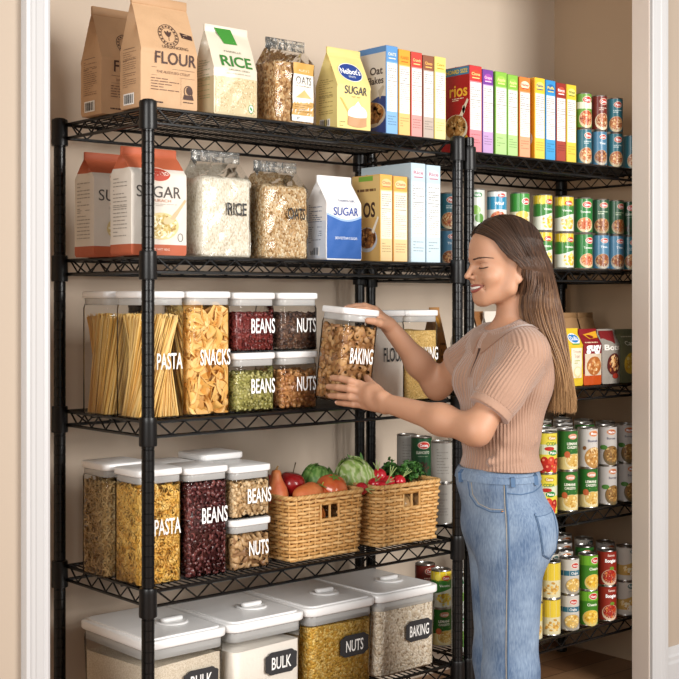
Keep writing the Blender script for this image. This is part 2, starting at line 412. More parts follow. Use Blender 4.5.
# ------------------------------------------------------------------ cereal boxes
def cereal_box(label, X0, X1, Y0, D, z, H, col, head, tint, side=None, group='cereal boxes on the top shelves', name='cereal_box', logo='Cereal', logocol='#ffffff', logobg=None, panel='#f3f0ea', sd=1):
    W = X1-X0; t = thing(name, label, 'cereal box', ((X0+X1)/2, Y0+D/2, z+EPS), 0, group)
    mb = MB(); rbox(mb, W, D, 0, H, .0015, .0012, 2, c=hx(col))
    # top flap seam
    box(mb, -W/2+.001, W/2-.001, -.0005, .0005, H-.0002, H+.0012, c=tuple(v*.9 for v in hx(col)))
    mb.build('carton', PAPER, t, sharp=30)
    a = Art(); m = .0015
    a.rect(-W/2+m, m, W/2-m, H-m, tint, 0)
    a.rect(-W/2+m, H*.82, W/2-m, H-m, head, 1)
    a.rect(-W/2+m+.002, H*.26, W/2-m-.002, H*.805, panel, 1)
    if logobg: a.ell(0, H*.90, W*.40, H*.05, logobg, 2)
    a.text(logo[:6], 0, H*.905, H*.034, logocol, 3, w=W*.68, bold=.02); a.rect(-W*.3, H*.852, W*.3, H*.864, logocol, 3)
    a.lines(-W*.38, H*.63, W*.38, H*.78, 6, '#9a9a9a', 2, .4, sd); a.rect(-W*.4, H*.6, W*.4, H*.606, '#555555', 2)
    a.lines(-W*.38, H*.44, W*.38, H*.59, 7, '#a6a6a6', 2, .4, sd+1); a.rect(-W*.4, H*.425, W*.4, H*.430, '#777777', 2)
    a.lines(-W*.38, H*.28, W*.38, H*.415, 6, '#b4b0aa', 2, .35, sd+2)
    a.lines(-W*.36, H*.10, W*.36, H*.22, 4, tuple(v*.75 for v in hx(tint)), 2, .3, sd+3)
    a.build('side_print', front(W, D), PAPER, t)
    if side: b = Art(); side(b, D, H); b.build('front_print', leftside(W, D), PAPER, t)
    return t
def side_blue(b, D, H):
    b.rect(-D/2+.002, .002, D/2-.002, H-.002, '#d8cfc2', 0); b.rect(-D/2+.002, H*.93, D/2-.002, H-.002, '#5b8cc4', 1)
    b.band(-D/2+.002, D/2-.002, lambda x: .002, lambda x: H*.36+.02*math.sin(x*28), '#31407a', 1)
    b.text('Oat', -.002+D*.24, H*.73, H*.085, '#3a2a22', 3, w=D*.36, bold=.02); b.text('Flakes', D*.20, H*.62, H*.08, '#3a2a22', 3, w=D*.46, bold=.02)
    b.poly([(D*.28, H*.5), (D*.42, H*.56), (D*.45, H*.53), (D*.33, H*.40)], '#b8ab98', 3)
    b.bowl(D*.10, H*.25, D*.34, H*.12, '#b8a894', ['#8d5a2c', '#a8713a', '#c08a4c', '#6f4420', '#d0a466'], 3, 60)
def side_red(b, D, H):
    b.rect(-D/2+.002, .002, D/2-.002, H-.002, '#a8181c', 0); b.rect(-D/2+.002, H*.90, D/2-.002, H-.002, '#3f7fa8', 1)
    b.text('HOARD SIZE', D*.06, H*.945, H*.045, '#f2d23c', 3, w=D*.74, bold=.02)
    b.text('rios', D*.12, H*.72, H*.13, '#f0b93a', 3, w=D*.62, bold=.02); b.lines(-D*.1, H*.60, D*.3, H*.64, 2, '#f2d9c4', 3, .5)
    b.poly([(D*.16, H*.44), (D*.42, H*.62), (D*.47, H*.60), (D*.24, H*.40)], '#e9ddc8', 3); b.ell(D*.30, H*.50, D*.05, H*.05, '#e9ddc8', 3)
    b.bowl(D*.02, H*.30, D*.36, H*.14, '#e2d5bd', ['#a8783e', '#c29458', '#8d5f2c', '#d8b47c'], 3, 60)
    b.ell(D*.38, H*.16, D*.07, H*.04, '#d9a53c', 3)
def side_plain(col, bowl=None, head=None, txt=None, tc='#222222'):
    def f(b, D, H):
        b.rect(-D/2+.002, .002, D/2-.002, H-.002, col, 0)
        if head: b.rect(-D/2+.002, H*.88, D/2-.002, H-.002, head, 1)
        if txt: b.text(txt, D*.1, H*.70, H*.10, tc, 3, w=D*.6, bold=.02)
        if bowl: b.bowl(D*.05, H*.27, D*.34, H*.12, '#d8d0c4', bowl, 2, 46)
    return f
FOODC = ['#a8783e', '#c29458', '#8d5f2c', '#d8b47c']
YB0 = .03
def cer(px0, px1, D, z, H, *a, **k): return cereal_box(a[0], xa(px0, YB0)+.0008, xa(px1, YB0)-.0008, YB0, D, z, H, *a[1:], **k)
cer(386, 398, .155, Z1, .262, 'blue cereal box with a spoon and flakes on its side, beside the yellow sugar bag', '#5b8cc4', '#5f97cf', '#86b4dc', side=side_blue, logo='OATS', logocol='#e9e6c8', sd=2)
cer(398.6, 410.4, .155, Z1, .257, 'narrow orange-topped cereal box right of the blue one', '#e2992e', '#e9a438', '#efc27c', side=side_plain('#d99534', FOODC), logo='FLAKES', logocol='#c26a1c', sd=9)
cer(411, 422.4, .155, Z1, .256, 'red-topped cereal box between the orange and the brown boxes', '#bf3c34', '#cc473c', '#dfa09a', side=side_plain('#b23a32'), logo='Crunch', logocol='#ffd98c', sd=14)
cer(423, 434, .155, Z1, .252, 'brown-topped cereal box between the red and the pale yellow boxes', '#8a5238', '#8f5a40', '#c0b0a4', side=side_plain('#7d4a34'), logo='Choco', logocol='#ffc76a', sd=21)
cer(434.6, 446, .155, Z1, .254, 'pale yellow cereal box at the right end of the left unit top shelf', '#e8d678', '#ecd978', '#efe3a0', side=side_plain('#e0cc6c'), logo='Corn', logocol='#b8902c', sd=25)
cer(469.4, 482, .125, R1, .272, 'large red cereal box with a bowl and yellow lettering on its side', '#b3201f', '#cf3a3a', '#e88f98', side=side_red, logo='Cinna', logocol='#ffd98c', logobg='#d9482e', sd=31)
cer(482.6, 493.4, .15, R1, .266, 'purple-topped cereal box right of the large red box', '#6f3a92', '#7a3f9c', '#c5a2cf', side=side_plain('#5e2f80', FOODC), logo='Grape', logocol='#ffd0e6', logobg='#a34ca8', sd=35)
cer(495.4, 507, .15, R1, .266, 'green-topped cereal box next to the purple box', '#7cb43e', '#8cc24a', '#b5d890', side=side_plain('#74a83c', FOODC), logo='Apple', logocol='#f4f0a0', logobg='#a5cf57', sd=41)
cer(507.6, 518, .15, R1, .263, 'green-topped cereal box touching the orange box', '#7cb43e', '#8cc24a', '#b5d890', side=side_plain('#74a83c'), logo='Apple', logocol='#f4f0a0', logobg='#9ccc55', sd=46)
cer(519.4, 530.4, .15, R1, .262, 'orange-topped cereal box right of the two green boxes', '#e07a36', '#e8843c', '#efab84', side=side_plain('#cf6c2c'), logo='Honey', logocol='#c2381e', logobg='#f4e4c4', sd=52)
cer(534.6, 545, .15, R1, .268, 'deep yellow cereal box with an amber side, left of the blue box', '#e8b32c', '#ecc93a', '#ecd25c', side=side_plain('#e0951e', FOODC), logo='Flakes', logocol='#28407a', logobg='#f4e07c', sd=57)
cer(545.6, 555.6, .15, R1, .266, 'blue-topped cereal box on the right unit top shelf', '#2f86c4', '#3a93d2', '#4aa2d8', side=side_plain('#2a78b0'), logo='Puffs', logocol='#f4e06a', logobg='#2a6cae', sd=63)
cer(556.2, 566, .15, R1, .263, 'dark red cereal box with a barcode at its foot', '#8f2a22', '#9a3026', '#a8483a', side=side_plain('#802620'), logo='Rings', logocol='#ffffff', logobg='#c2503c', sd=68)
cer(566.6, 576.4, .15, R1, .263, 'yellow cereal box right next to the stacked cans', '#e3bd2e', '#ecca38', '#ecce50', side=side_plain('#d8ae28'), logo='Wheat', logocol='#5a7a2a', logobg='#f0de7c', sd=74)
# second shelf
G2 = 'cereal boxes on the second shelf'
def side_tan(b, D, H):
    b.rect(-D/2+.002, .002, D/2-.002, H-.002, '#c9a262', 0); b.band(-D/2+.002, D/2-.002, lambda x: H*.5, lambda x: H-.002, '#d8b878', 1)
    b.rect(-D*.25, H*.93, D*.25, H*.985, '#7aa83c', 2); b.lines(-D*.3, H*.80, D*.35, H*.85, 1, '#6a4a2a', 3, .6)
    b.text('OS', D*.12, H*.60, H*.17, '#3a1f18', 3, w=D*.42, bold=.03); b.poly([(D*.2, H*.34), (D*.42, H*.52), (D*.46, H*.5), (D*.28, H*.32)], '#e4ddd0', 4)
    b.bowl(D*.04, H*.27, D*.32, H*.12, '#b7bcc4', ['#7a4a24', '#a06a34', '#5c3518', '#be8a50'], 3, 56)
cer(380, 392.6, .125, Z2, .256, 'tan cereal box with bowl and brown letters, next to the blue-bottomed sugar bag', '#d9a548', '#e0ab54', '#f0d29c', side=side_tan, group=G2, logo='Oats', logocol='#c2784c', logobg='#eac48c', panel='#f4ead4', sd=81)
cer(393.4, 407.6, .125, Z2, .254, 'orange-yellow cereal box between the tan box and the pale blue boxes', '#dfa045', '#e5ac54', '#efcf98', side=side_plain('#d2963c'), group=G2, logo='Oats', logocol='#c2784c', logobg='#efcf9c', panel='#f4e8d0', sd=85)
cer(411, 425.6, .225, Z2, .298, 'tall pale blue cereal box on the second shelf, the left of two', '#bcd2de', '#c2d8e4', '#c8dce6', side=side_plain('#bdd3e0'), group=G2, logo='Rice', logocol='#c27c8c', logobg='#d4dfe8', panel='#eef2f2', sd=90)
cer(426.4, 440.6, .225, Z2, .296, 'tall pale blue cereal box on the second shelf, the right of two', '#bcd2de', '#c2d8e4', '#c8dce6', side=side_plain('#bdd3e0'), group=G2, logo='Rice', logocol='#c27c8c', logobg='#d4dfe8', panel='#eef2f2', sd=94)

# ------------------------------------------------------------------ bags
class Bag:
    "gusseted bag: flat bottom, bulging faces, pinched to a flat seam at the top"
    def __init__(s, W, D, H, h1=.5, bulge=.006, seed=1, wr=.0011, topw=1.0, seam=.022, gin=.030, tilt=0):
        s.W, s.D, s.H, s.h1, s.b, s.seed, s.wr, s.topw, s.seam, s.gin, s.tilt = W, D, H, h1, bulge, seed, wr, topw, seam, gin, tilt
    def hd(s, z):
        if z < s.H*s.h1: return s.D/2
        k = min(1, (z-s.H*s.h1)/(s.H*(1-s.h1)-s.seam)); return s.D/2*(1-k)**.85*(1-.1*k)+.0022
    def hw(s, z):
        k = max(0, min(1, (z/s.H-.3)/.7)); return s.W/2*(1+(s.topw-1)*k) - (.004 if z < .003 else 0)
    def wrk(s, a, z, o=0):
        return s.wr*(math.sin(a*61+z*37+s.seed+o)+.7*math.sin(a*113-z*83+s.seed*2.1+o)+.6*math.sin(z*140+a*30+s.seed*.7))*min(1, z/.02)*(1 if z < s.H-s.seam else .25)
    def fr(s, x, z, side=-1):
        k = 1-min(1, abs(x)/s.hw(z))**2.4; env = math.sin(PI*min(1, max(.08, z/s.H)))
        return side*(s.hd(z)+s.b*k*env+s.wrk(x, z, side*2)*(.3+.7*k))+s.tilt*z
    def gus(s, z):
        k = max(0, min(1, (z/s.H-s.h1)/(1-s.h1))); return -.002+s.gin*k**.8
    def point(s, u, z, face):
        if face == 'f': return (u*s.hw(z), s.fr(u*s.hw(z), z, -1), z)
        if face == 'b': return (u*s.hw(z), s.fr(u*s.hw(z), z, 1), z)
        sg = -1 if face == 'l' else 1
        k = 1-abs(u); return (sg*(s.hw(z)-s.gus(z)*k+.5*s.wrk(u*.05, z, 5)*k), u*s.fr(s.hw(z), z, 1)+s.tilt*z*(1-u), z)
    def shell(s, mb, nx=30, ny=6, nz=40, inset=0, z0=0, z1=None, cap1=False, c=None):
        z1 = s.H if z1 is None else z1; rings = []
        for j in range(nz+1):
            z = z0+(z1-z0)*j/nz; r = [s.point(-1+2*i/nx, z, 'f') for i in range(nx)]
            r += [s.point(-1+2*i/ny, z, 'r') for i in range(ny)]+[s.point(1-2*i/nx, z, 'b') for i in range(nx)]+[s.point(1-2*i/ny, z, 'l') for i in range(ny)]
            if inset:
                q = []
                for (x, y, zz) in r:
                    yy = y-s.tilt*zz; h = max(1e-4, abs(yy)); w_ = max(1e-4, abs(x))
                    q.append((x*max(0, w_-inset)/w_, yy*max(0, h-inset)/h+s.tilt*zz, zz))
                r = q
            rings.append(r)
        loft(mb, rings, True, cap1, c)
    def fmap(s, o_=0): return lambda x, y, o: (x, s.fr(x, y, -1)-o-.0009-o_, y)
    def smap(s):
        def f(x, y, o):
            p = s.point(-x/(s.D/2), y, 'l'); return (p[0]-o-.0004, p[1], p[2])
        return f
def subdiv_rect(a, x0, y0, x1, y1, c, l=0): a.rect(x0, y0, x1, y1, c, l, 12, 14)
def flour_bag(label, W, D, H, x, y, z, seed, group):
    t = thing('flour_bag', label, 'flour bag', (x, y, z+EPS), 0, group); B = Bag(W, D, H, .50, .004, seed, .0008, topw=.97)
    mb = MB(); B.shell(mb, c=hx('#c7a17b')); mb.build('paper_bag', KRAFT, t, sharp=50)
    mb = MB(); y0 = B.tilt*H; rbox(mb, W*.98, .0085, H-.022, H+.001, .002, .001, 2, cy=y0, c=hx('#bd9670')); mb.build('folded_top', KRAFT, t)
    a = Art(); k = '#4a332c'
    a.ring(W*.02, H*.655, .030, .030, .0016, k, 2); a.ring(W*.02, H*.655, .021, .021, .001, k, 2)
    for i in range(16):
        an = 2*PI*i/16+.1; a.poly([(W*.02+.0245*math.cos(an+q)*1+r_*math.cos(an), H*.655+.0245*math.sin(an+q)+r_*math.sin(an)) for q, r_ in ((-.1, -.002), (.1, -.002), (.1, .002), (-.1, .002))], k, 2)
    for q in (-.6, 0, .6): a.ell(W*.02+.008*math.sin(q), H*.655+.004*math.cos(q), .003, .009, k, 3, rot=-q)
    a.rect(W*.02-.0006, H*.655-.015, W*.02+.0006, H*.655, k, 3)
    a.poly([(W*.24, H*.700), (W*.46, H*.682), (W*.46, H*.640), (W*.26, H*.652)], '#3a2420', 2); a.lines(W*.29, H*.650, W*.43, H*.690, 2, '#c9a684', 3, .3)
    a.text('UNGANGENG', W*.10, H*.545, H*.026, k, 3, w=W*.46); a.text('FLOUR', W*.10, H*.445, H*.105, k, 3, w=W*.74, bold=.015)
    a.rect(-W*.32, H*.352, W*.44, H*.355, k, 2); a.text('THE ALKEVUEO CTOUT', W*.06, H*.318, H*.022, '#7a5a48', 3, w=W*.60); a.rect(-W*.32, H*.283, W*.44, H*.286, '#8a6a54', 2)
    a.lines(-W*.33, H*.15, W*.16, H*.27, 5, '#6b4c3c', 2, .28, 3); a.rect(W*.195, H*.04, W*.198, H*.285, '#8a6a54', 2)
    a.ring(W*.33, H*.17, .014, .016, .002, k, 2); a.poly([(W*.23, H*.10), (W*.43, H*.10), (W*.41, H*.14), (W*.25, H*.14)], k, 2); a.ell(W*.35, H*.18, .010, .011, k, 2); a.lines(W*.24, H*.065, W*.42, H*.085, 1, k, 2, .4)
    a.lines(-W*.33, H*.04, -W*.12, H*.065, 1, k, 2, .5)
    a.build('front_print', B.fmap(), KRAFT, t)
    b = Art(); b.lines(-D*.34, H*.18, D*.30, H*.50, 17, '#7a5a42', 2, .22, seed); b.rect(-D*.34, H*.42, D*.3, H*.424, k, 3); b.rect(-D*.34, H*.30, D*.3, H*.304, k, 3); b.rect(-D*.34, H*.52, D*.2, H*.524, k, 3)
    b.bar(-D*.30, H*.03, D*.22, H*.13); b.build('side_print', B.smap(), KRAFT, t)
    return t
GB = 'bags on the top shelf'
flour_bag('brown paper flour bag above the front post, its lettering in full view', .172, .098, .292, .085, .082, Z1, 1, GB)
flour_bag('brown paper flour bag standing behind the other one, at the far left', .158, .105, .288, .066, .258, Z1, 4, GB)
def band_bag(name, label, cat, W, D, H, x, y, z, seed, group, base, mt, art, side=None, folded=None, h1=.55, bulge=.006, bands=(), clip=True, rotz=0, topw=1.0, wr=.0009, seam=.02):
    "bands: (z0, z1, colour) stripes of the bag itself"
    t = thing(name, label, cat, (x, y, z+EPS), rotz, group); B = Bag(W, D, H, h1, bulge, seed, wr, topw=topw, seam=seam)
    cuts = sorted({0, 1, *[q for b in bands for q in b[:2]]})
    mb = MB()
    for a0, a1 in zip(cuts[:-1], cuts[1:]):
        col = base
        for b in bands:
            if b[0] <= a0+1e-6 and a1 <= b[1]+1e-6: col = b[2]
        nz = max(2, int(44*(a1-a0))); rings = []
        tmp = MB(); B.shell(tmp, nz=nz, z0=H*a0, z1=H*a1, c=hx(col)); V = tmp.v[0]; F = [f for f in tmp.f if len(f) == 4 or a0 == 0]; mb.add(V, F, hx(col))
    mb.build('bag_body', mt, t, sharp=60)
    if folded:
        mb = MB(); rbox(mb, W*.99*topw, .0075, H-seam, H+.001, .002, .001, 2, c=hx(folded)); mb.build('folded_top', mt, t)
    a = Art(); art(a, W, H); a.build('front_print', B.fmap(), mt, t)
    if side: b = Art(); side(b, D, H); b.build('side_print', B.smap(), mt, t)
    return t
def side_lines(col='#8a8274', bar=True, seed=3, lo=.18, hi=.62):
    def f(b, D, H):
        b.lines(-D*.34, H*lo, D*.32, H*hi, 16, col, 2, .24, seed); b.rect(-D*.34, H*(lo+hi)/2, D*.32, H*((lo+hi)/2+.004), '#5a5248', 3)
        if bar: b.bar(-D*.3, H*.04, D*.2, H*.13)
    return f
GRAINR = ['#d8c7a2', '#e6d8b8', '#c8b48c', '#efe4ca']
def art_rice(a, W, H):
    a.rect(-W*.46, H*.03, W*.46, H*.415, '#cdbb94', 1, 10, 6)
    r = random.Random(4)
    for i in range(520): a.ell(r.uniform(-W*.45, W*.45), r.uniform(H*.035, H*.41), .0030, .0012, r.choice(['#e2d3ae', '#bda77c', '#efe3c4', '#a99267', '#d6c49a']), 2+.2*(i % 3), n=5, rot=r.uniform(0, PI))
    a.poly([(-W*.30, H*.975), (W*.08, H*.975), (W*.16, H*.80), (-W*.14, H*.80)], '#3f8a34', 2); a.text('OREGON', -W*.01, H*.845, H*.03, '#dff0c8', 3, w=W*.2)
    a.poly([(-W*.30, H*.975), (-W*.20, H*.975), (-W*.08, H*.88), (-W*.2, H*.90)], '#2f6d2a', 2.5)
    a.text('MARIELLE', W*.0, H*.71, H*.02, '#8a8672', 3, w=W*.4); a.text('RICE', W*.03, H*.60, H*.12, '#3a7a35', 3, w=W*.72, bold=.02)
    a.text('ORGANIC GRAIN', W*.05, H*.50, H*.018, '#8a8672', 3, w=W*.5); a.text('INGREDIENT RICE', W*.05, H*.46, H*.014, '#a29c88', 3, w=W*.55)
    a.ell(W*.34, H*.10, .009, .012, '#e8efe0', 4); a.ring(W*.34, H*.10, .009, .012, .0018, '#4a9a5c', 5); a.ell(W*.34, H*.10, .003, .006, '#4a9a5c', 5, rot=.6)
band_bag('rice_bag', 'cream rice bag with green top tab and green lettering, right of the flour', 'rice bag', .142, .09, .246, .295, .078, Z1, 6, GB, '#ddd3bf', GLOSS, art_rice, side_lines('#8a9a72', False), '#e4dccb', bands=((0, .42, '#cbb994'),), h1=.5)
def art_sugar_y(a, W, H):
    a.ell(-W*.02, H*.70, W*.34, H*.115, '#22408a', 2, 24); a.ring(-W*.02, H*.70, W*.35, H*.12, .0022, '#f4f0e4', 3, 24)
    a.text("Neibot's", -W*.02, H*.715, H*.075, '#ffffff', 4, w=W*.58, bold=.02); a.text('SINCE', -W*.02, H*.645, H*.024, '#e8ecf4', 4, w=W*.2)
    a.text('SUGAR', W*.02, H*.475, H*.095, '#3a3c4c', 3, w=W*.68, bold=.01); a.text('NET WT', W*.02, H*.395, H*.018, '#a08a54', 3, w=W*.26)
    for i in range(9): a.ell(-W*.40+W*.03*i, H*(.36-.022*i), .006, .002, '#d9b45c', 2, n=8, rot=-.6)
    a.ell(W*.08, H*.20, W*.30, H*.10, '#f3ede2', 3); a.poly([(W*-.18, H*.21), (W*.08, H*.35), (W*.32, H*.21)], '#fbf9f4', 4)
    a.band(-W*.20, W*.36, lambda x: H*.035+.6*(x-W*.08)**2*8, lambda x: H*.20-.012*math.cos((x-W*.08)*22), '#c99a72', 5)
    a.lines(-W*.44, H*.03, -W*.26, H*.10, 3, '#8a7a4a', 3, .3)
band_bag('sugar_bag', 'yellow sugar bag with a dark blue oval badge, left of the blue cereal box', 'sugar bag', .128, .095, .240, .716, .08, Z1, 8, GB, '#e9d58a', KRAFT, art_sugar_y, side_lines('#a28a4a', True), '#e4cf84', h1=.52)
# printed sugar bags, second shelf
GB2 = 'bags on the second shelf'
def art_sugar_o(a, W, H):
    a.ell(-W*.02, H*.745, W*.20, H*.062, '#b3412c', 3); a.ring(-W*.02, H*.745, W*.21, H*.068, .0018, '#f2dcc8', 3); a.text('ZALIARO', -W*.02, H*.755, H*.038, '#f8e8dc', 4, w=W*.34, bold=.02)
    a.text('SUGAR', -W*.02, H*.585, H*.105, '#4a4440', 3, w=W*.80); a.text('COURACH', -W*.02, H*.505, H*.026, '#c98a6a', 3, w=W*.42); a.lines(-W*.25, H*.45, W*.3, H*.48, 2, '#b0a496', 3, .3)
    a.ell(W*.03, H*.27, W*.31, H*.125, '#d9c690', 2, 26); a.food(W*.03, H*.27, W*.30, H*.12, ['#e9dfb4', '#c9b06a', '#a5884a', '#f2ead0', '#bda45e'], 3, 150, .10, 8)
    a.poly([(W*.18, H*.34), (W*.22, H*.37), (W*.47, H*.53), (W*.485, H*.51), (W*.26, H*.33)], '#cbb08a', 4); a.ell(W*.16, H*.325, W*.11, H*.035, '#d6bf94', 4.2, rot=.25)
    a.ring(W*.38, H*.17, .008, .011, .0015, '#6a6a6a', 4); a.text('NET WT 80G', W*.0, H*.055, H*.02, '#f4d8c8', 4, w=W*.36)
bo = ((0, .10, '#b45c3c'), (.80, 1, '#b9603f'))
for lb, x, y, sd in (('white and orange sugar bag on the second shelf, partly behind the front post', .050, .082, 2), ('white and orange sugar bag standing behind the other, at the far left', .048, .262, 5)):
    band_bag('sugar_bag', lb, 'sugar bag', .166, .10, .276, x+.004, y, Z2, sd, GB2, '#ddd5ca', KRAFT, art_sugar_o, side_lines('#9a9288', False, sd, .16, .72), '#b65d3d', bands=bo, h1=.74, bulge=.004)
def art_sugar_b(a, W, H):
    a.band(-W*.485, W*.485, lambda x: H*.02, lambda x: H*.52-.10*math.cos((x-W*.05)*24)*.12*1.3, '#2f5fa8', 1, 18)
    a.band(-W*.485, W*.485, lambda x: H*.52-.10*math.cos((x-W*.05)*24)*.156, lambda x: H*.545-.10*math.cos((x-W*.05)*24)*.156, '#9cb8dc', 1.5, 18)
    a.text('THRENOS SUPE', W*.06, H*.70, H*.026, '#4a5a8a', 3, w=W*.46); a.text('SUGAR', W*.03, H*.575, H*.095, '#2a4a9a', 3, w=W*.70, bold=.01)
    a.text('BESWEETENING SUGAR', W*.04, H*.26, H*.03, '#eaf0fa', 4, w=W*.64)
def side_sb(b, D, H):
    b.rect(-D*.48, H*.02, D*.48, H*.46, '#cfd6e2', 1, 2, 2); b.lines(-D*.36, H*.44, D*.3, H*.66, 9, '#33507a', 2, .3, 4); b.lines(-D*.36, H*.2, D*.3, H*.4, 8, '#5a6a84', 2, .3, 5); b.bar(-D*.3, H*.05, D*.2, H*.16)
band_bag('sugar_bag', 'white sugar bag with a blue lower half on the second shelf', 'sugar bag', .134, .09, .243, .680, .08, Z2, 9, GB2, '#e9e7e6', KRAFT, art_sugar_b, side_sb, '#e8e6e4', h1=.66, bulge=.005, topw=.96)

# clear bags: film, heat-sealed top, and the grain inside as a thing of its own
FILM = clear_mat('clear_film', (.98, .98, .97), .12, 1.4, bump=.5, bscale=28)
FILMT = clear_mat('film_seal', (.93, .93, .92), .16, 1.45, bump=.9, bscale=60, milky=.05)
def clear_bag(name, label, cat, W, D, H, x, y, z, seed, group, fill, gm, glabel, gname, art, gcat, h1=.7):
    t = thing(name, label, cat, (x, y, z+EPS), 0, group); B = Bag(W, D, H, h1, .008, seed, .0015, seam=.03)
    mb = MB(); B.shell(mb, nz=30); mb.build('clear_bag', FILM, t, sharp=80)
    mb = MB(); rbox(mb, W*.99, .006, H-.030, H, .002, .001, 2); tube(mb, [(-W*.49, 0, H-.012), (W*.49, 0, H-.012)], .0032); mb.build('seal', FILMT, t)
    a = Art(); art(a, W, H); a.build('lettering' if name != 'oats_bag_labelled' else 'paper_label', B.fmap(.0036), PAPER, t)
    g = MB(); B.shell(g, nx=22, nz=30, inset=.0025, z0=.003, z1=H*fill, cap1=False); V = g.v[0]; n = 2*22+12
    top = V[-n:]; cen = top.mean(0)+np.array([0, 0, .010]); base = g.n
    rings = [cen+(top-cen)*k+np.array([0, 0, (1-k)*0]) for k in (.75, .45, .15)]
    for rg in rings:
        rg[:, 2] = H*fill+.006*np.array([noise.noise(Vector((p[0]*30, p[1]*30, seed))) for p in rg])+.003
    g.v.append(np.vstack(rings)); g.mi += []; k0 = base-n
    for r_ in range(3):
        for j in range(n): j2 = (j+1) % n; g.f.append((k0+j, k0+j2, k0+n+j2, k0+n+j)); g.c.append(None); g.mi.append(0)
        k0 += n
    g.f.append(tuple(k0+j for j in range(n))); g.c.append(None); g.mi.append(0); g.n += 3*n
    o = g.build(gname, gm, None, sharp=180); o.location = (x, y, z+EPS); tag(o, glabel, gcat, kind='stuff'); return t
RICE = grain_mat('rice_grains', ['#b3a284', '#ded2b8', '#efe7d4', '#cbbd9e'], 260, .8, .6, (1, 1, .6))
RICEW = grain_mat('white_rice_grains', ['#c8bba4', '#e8e0d0', '#f4efe4', '#d9cfba'], 300, .6, .6, (1, 1, .6))
OATM = grain_mat('oat_flakes', ['#8f6a3c', '#cda878', '#efdcb8', '#b98f5c', '#f4e8cc'], 210, .9, .75, (1, 1, .8), .005)
OATD = grain_mat('toasted_oats', ['#7d5730', '#b98a54', '#dcb888', '#96683a', '#ecd2a4'], 190, .9, .75, (1, 1, .8), .004)
def art_oats_lab(a, W, H):
    a.rect(-W*.12, H*.03, W*.44, H*.70, '#eae4da', 0, 8, 10); a.rect(-W*.12, H*.57, W*.44, H*.70, '#d6a254', 1, 8, 2); a.text('TRESS', W*.16, H*.665, H*.03, '#f8ecd0', 3, w=W*.22); a.text('ALLERAS', W*.16, H*.615, H*.026, '#f8ecd0', 3, w=W*.3)
    a.text('OATS', W*.16, H*.50, H*.085, '#4c4640', 3, w=W*.42); a.lines(-W*.04, H*.42, W*.36, H*.445, 1, '#a09484', 3, .4)
    a.band(-W*.06, W*.38, lambda x: H*.30, lambda x: H*.30+max(0, .022-.9*abs(x-W*.16)*.9), '#dcb978', 2, 10)
    a.rect(-W*.12, H*.10, W*.44, H*.26, '#c9a05e', 1, 6, 3); a.lines(-W*.06, H*.13, W*.38, H*.23, 4, '#8a6430', 3, .3); a.rect(-W*.12, H*.03, W*.44, H*.10, '#e8e6e2', 1, 6, 2); a.bar(-W*.02, H*.04, W*.28, H*.09)
clear_bag('oats_bag', 'clear bag of toasted oats with a tan and white label on the top shelf', 'bag', .138, .09, .240, .500, .08, Z1, 11, GB, .70, OATD, 'toasted oats filling the clear labelled bag on the top shelf', 'toasted_oats', art_oats_lab, 'oats')
def art_word(w_, cx=.10, cy=.47, hh=.125, ww=.44, col='#2c2a28'):
    return lambda a, W, H: a.text(w_, W*cx, H*cy, H*hh, col, 3, w=W*ww, bold=.02)
clear_bag('rice_bag', 'clear plastic bag of white rice with black lettering on the second shelf', 'rice bag', .158, .105, .286, .268, .088, Z2, 13, GB2, .74, RICEW, 'white rice filling the clear bag on the second shelf', 'white_rice', art_word('RICE', .16, .45, .115, .42), 'rice')
clear_bag('oats_bag', 'clear plastic bag of rolled oats with black lettering on the second shelf', 'oats bag', .150, .105, .272, .471, .088, Z2, 17, GB2, .74, OATM, 'rolled oats filling the clear bag on the second shelf', 'rolled_oats', art_word('OATS', .18, .46, .115, .44), 'oats')

# ------------------------------------------------------------------ grains, beans and pasta: small pieces packed against the walls of a jar
def ell_item(rx, ry, rz, nu=7, nv=5, bend=0):
    mb = MB(); ball(mb, (0, 0, 0), rx, ry, rz, nu, nv); V = mb.v[0]
    if bend: V = V.copy(); V[:, 1] += bend*(V[:, 0]**2)/rx
    return V, [f if len(f) == 4 else (f[0], f[1], f[2], f[2]) for f in mb.f]
def tube_item(pts, r, n=5):
    mb = MB(); tube(mb, pts, r, n, cap=False); return mb.v[0], mb.f
def rot_rand(n, flat=0, rng=RN):
    q = rng.normal(size=(n, 4)); q /= np.linalg.norm(q, axis=1)[:, None]; w_, x, y, z = q.T
    return np.stack([np.stack([1-2*(y*y+z*z), 2*(x*y-z*w_), 2*(x*z+y*w_)], -1), np.stack([2*(x*y+z*w_), 1-2*(x*x+z*z), 2*(y*z-x*w_)], -1), np.stack([2*(x*z-y*w_), 2*(y*z+x*w_), 1-2*(x*x+y*y)], -1)], 1)
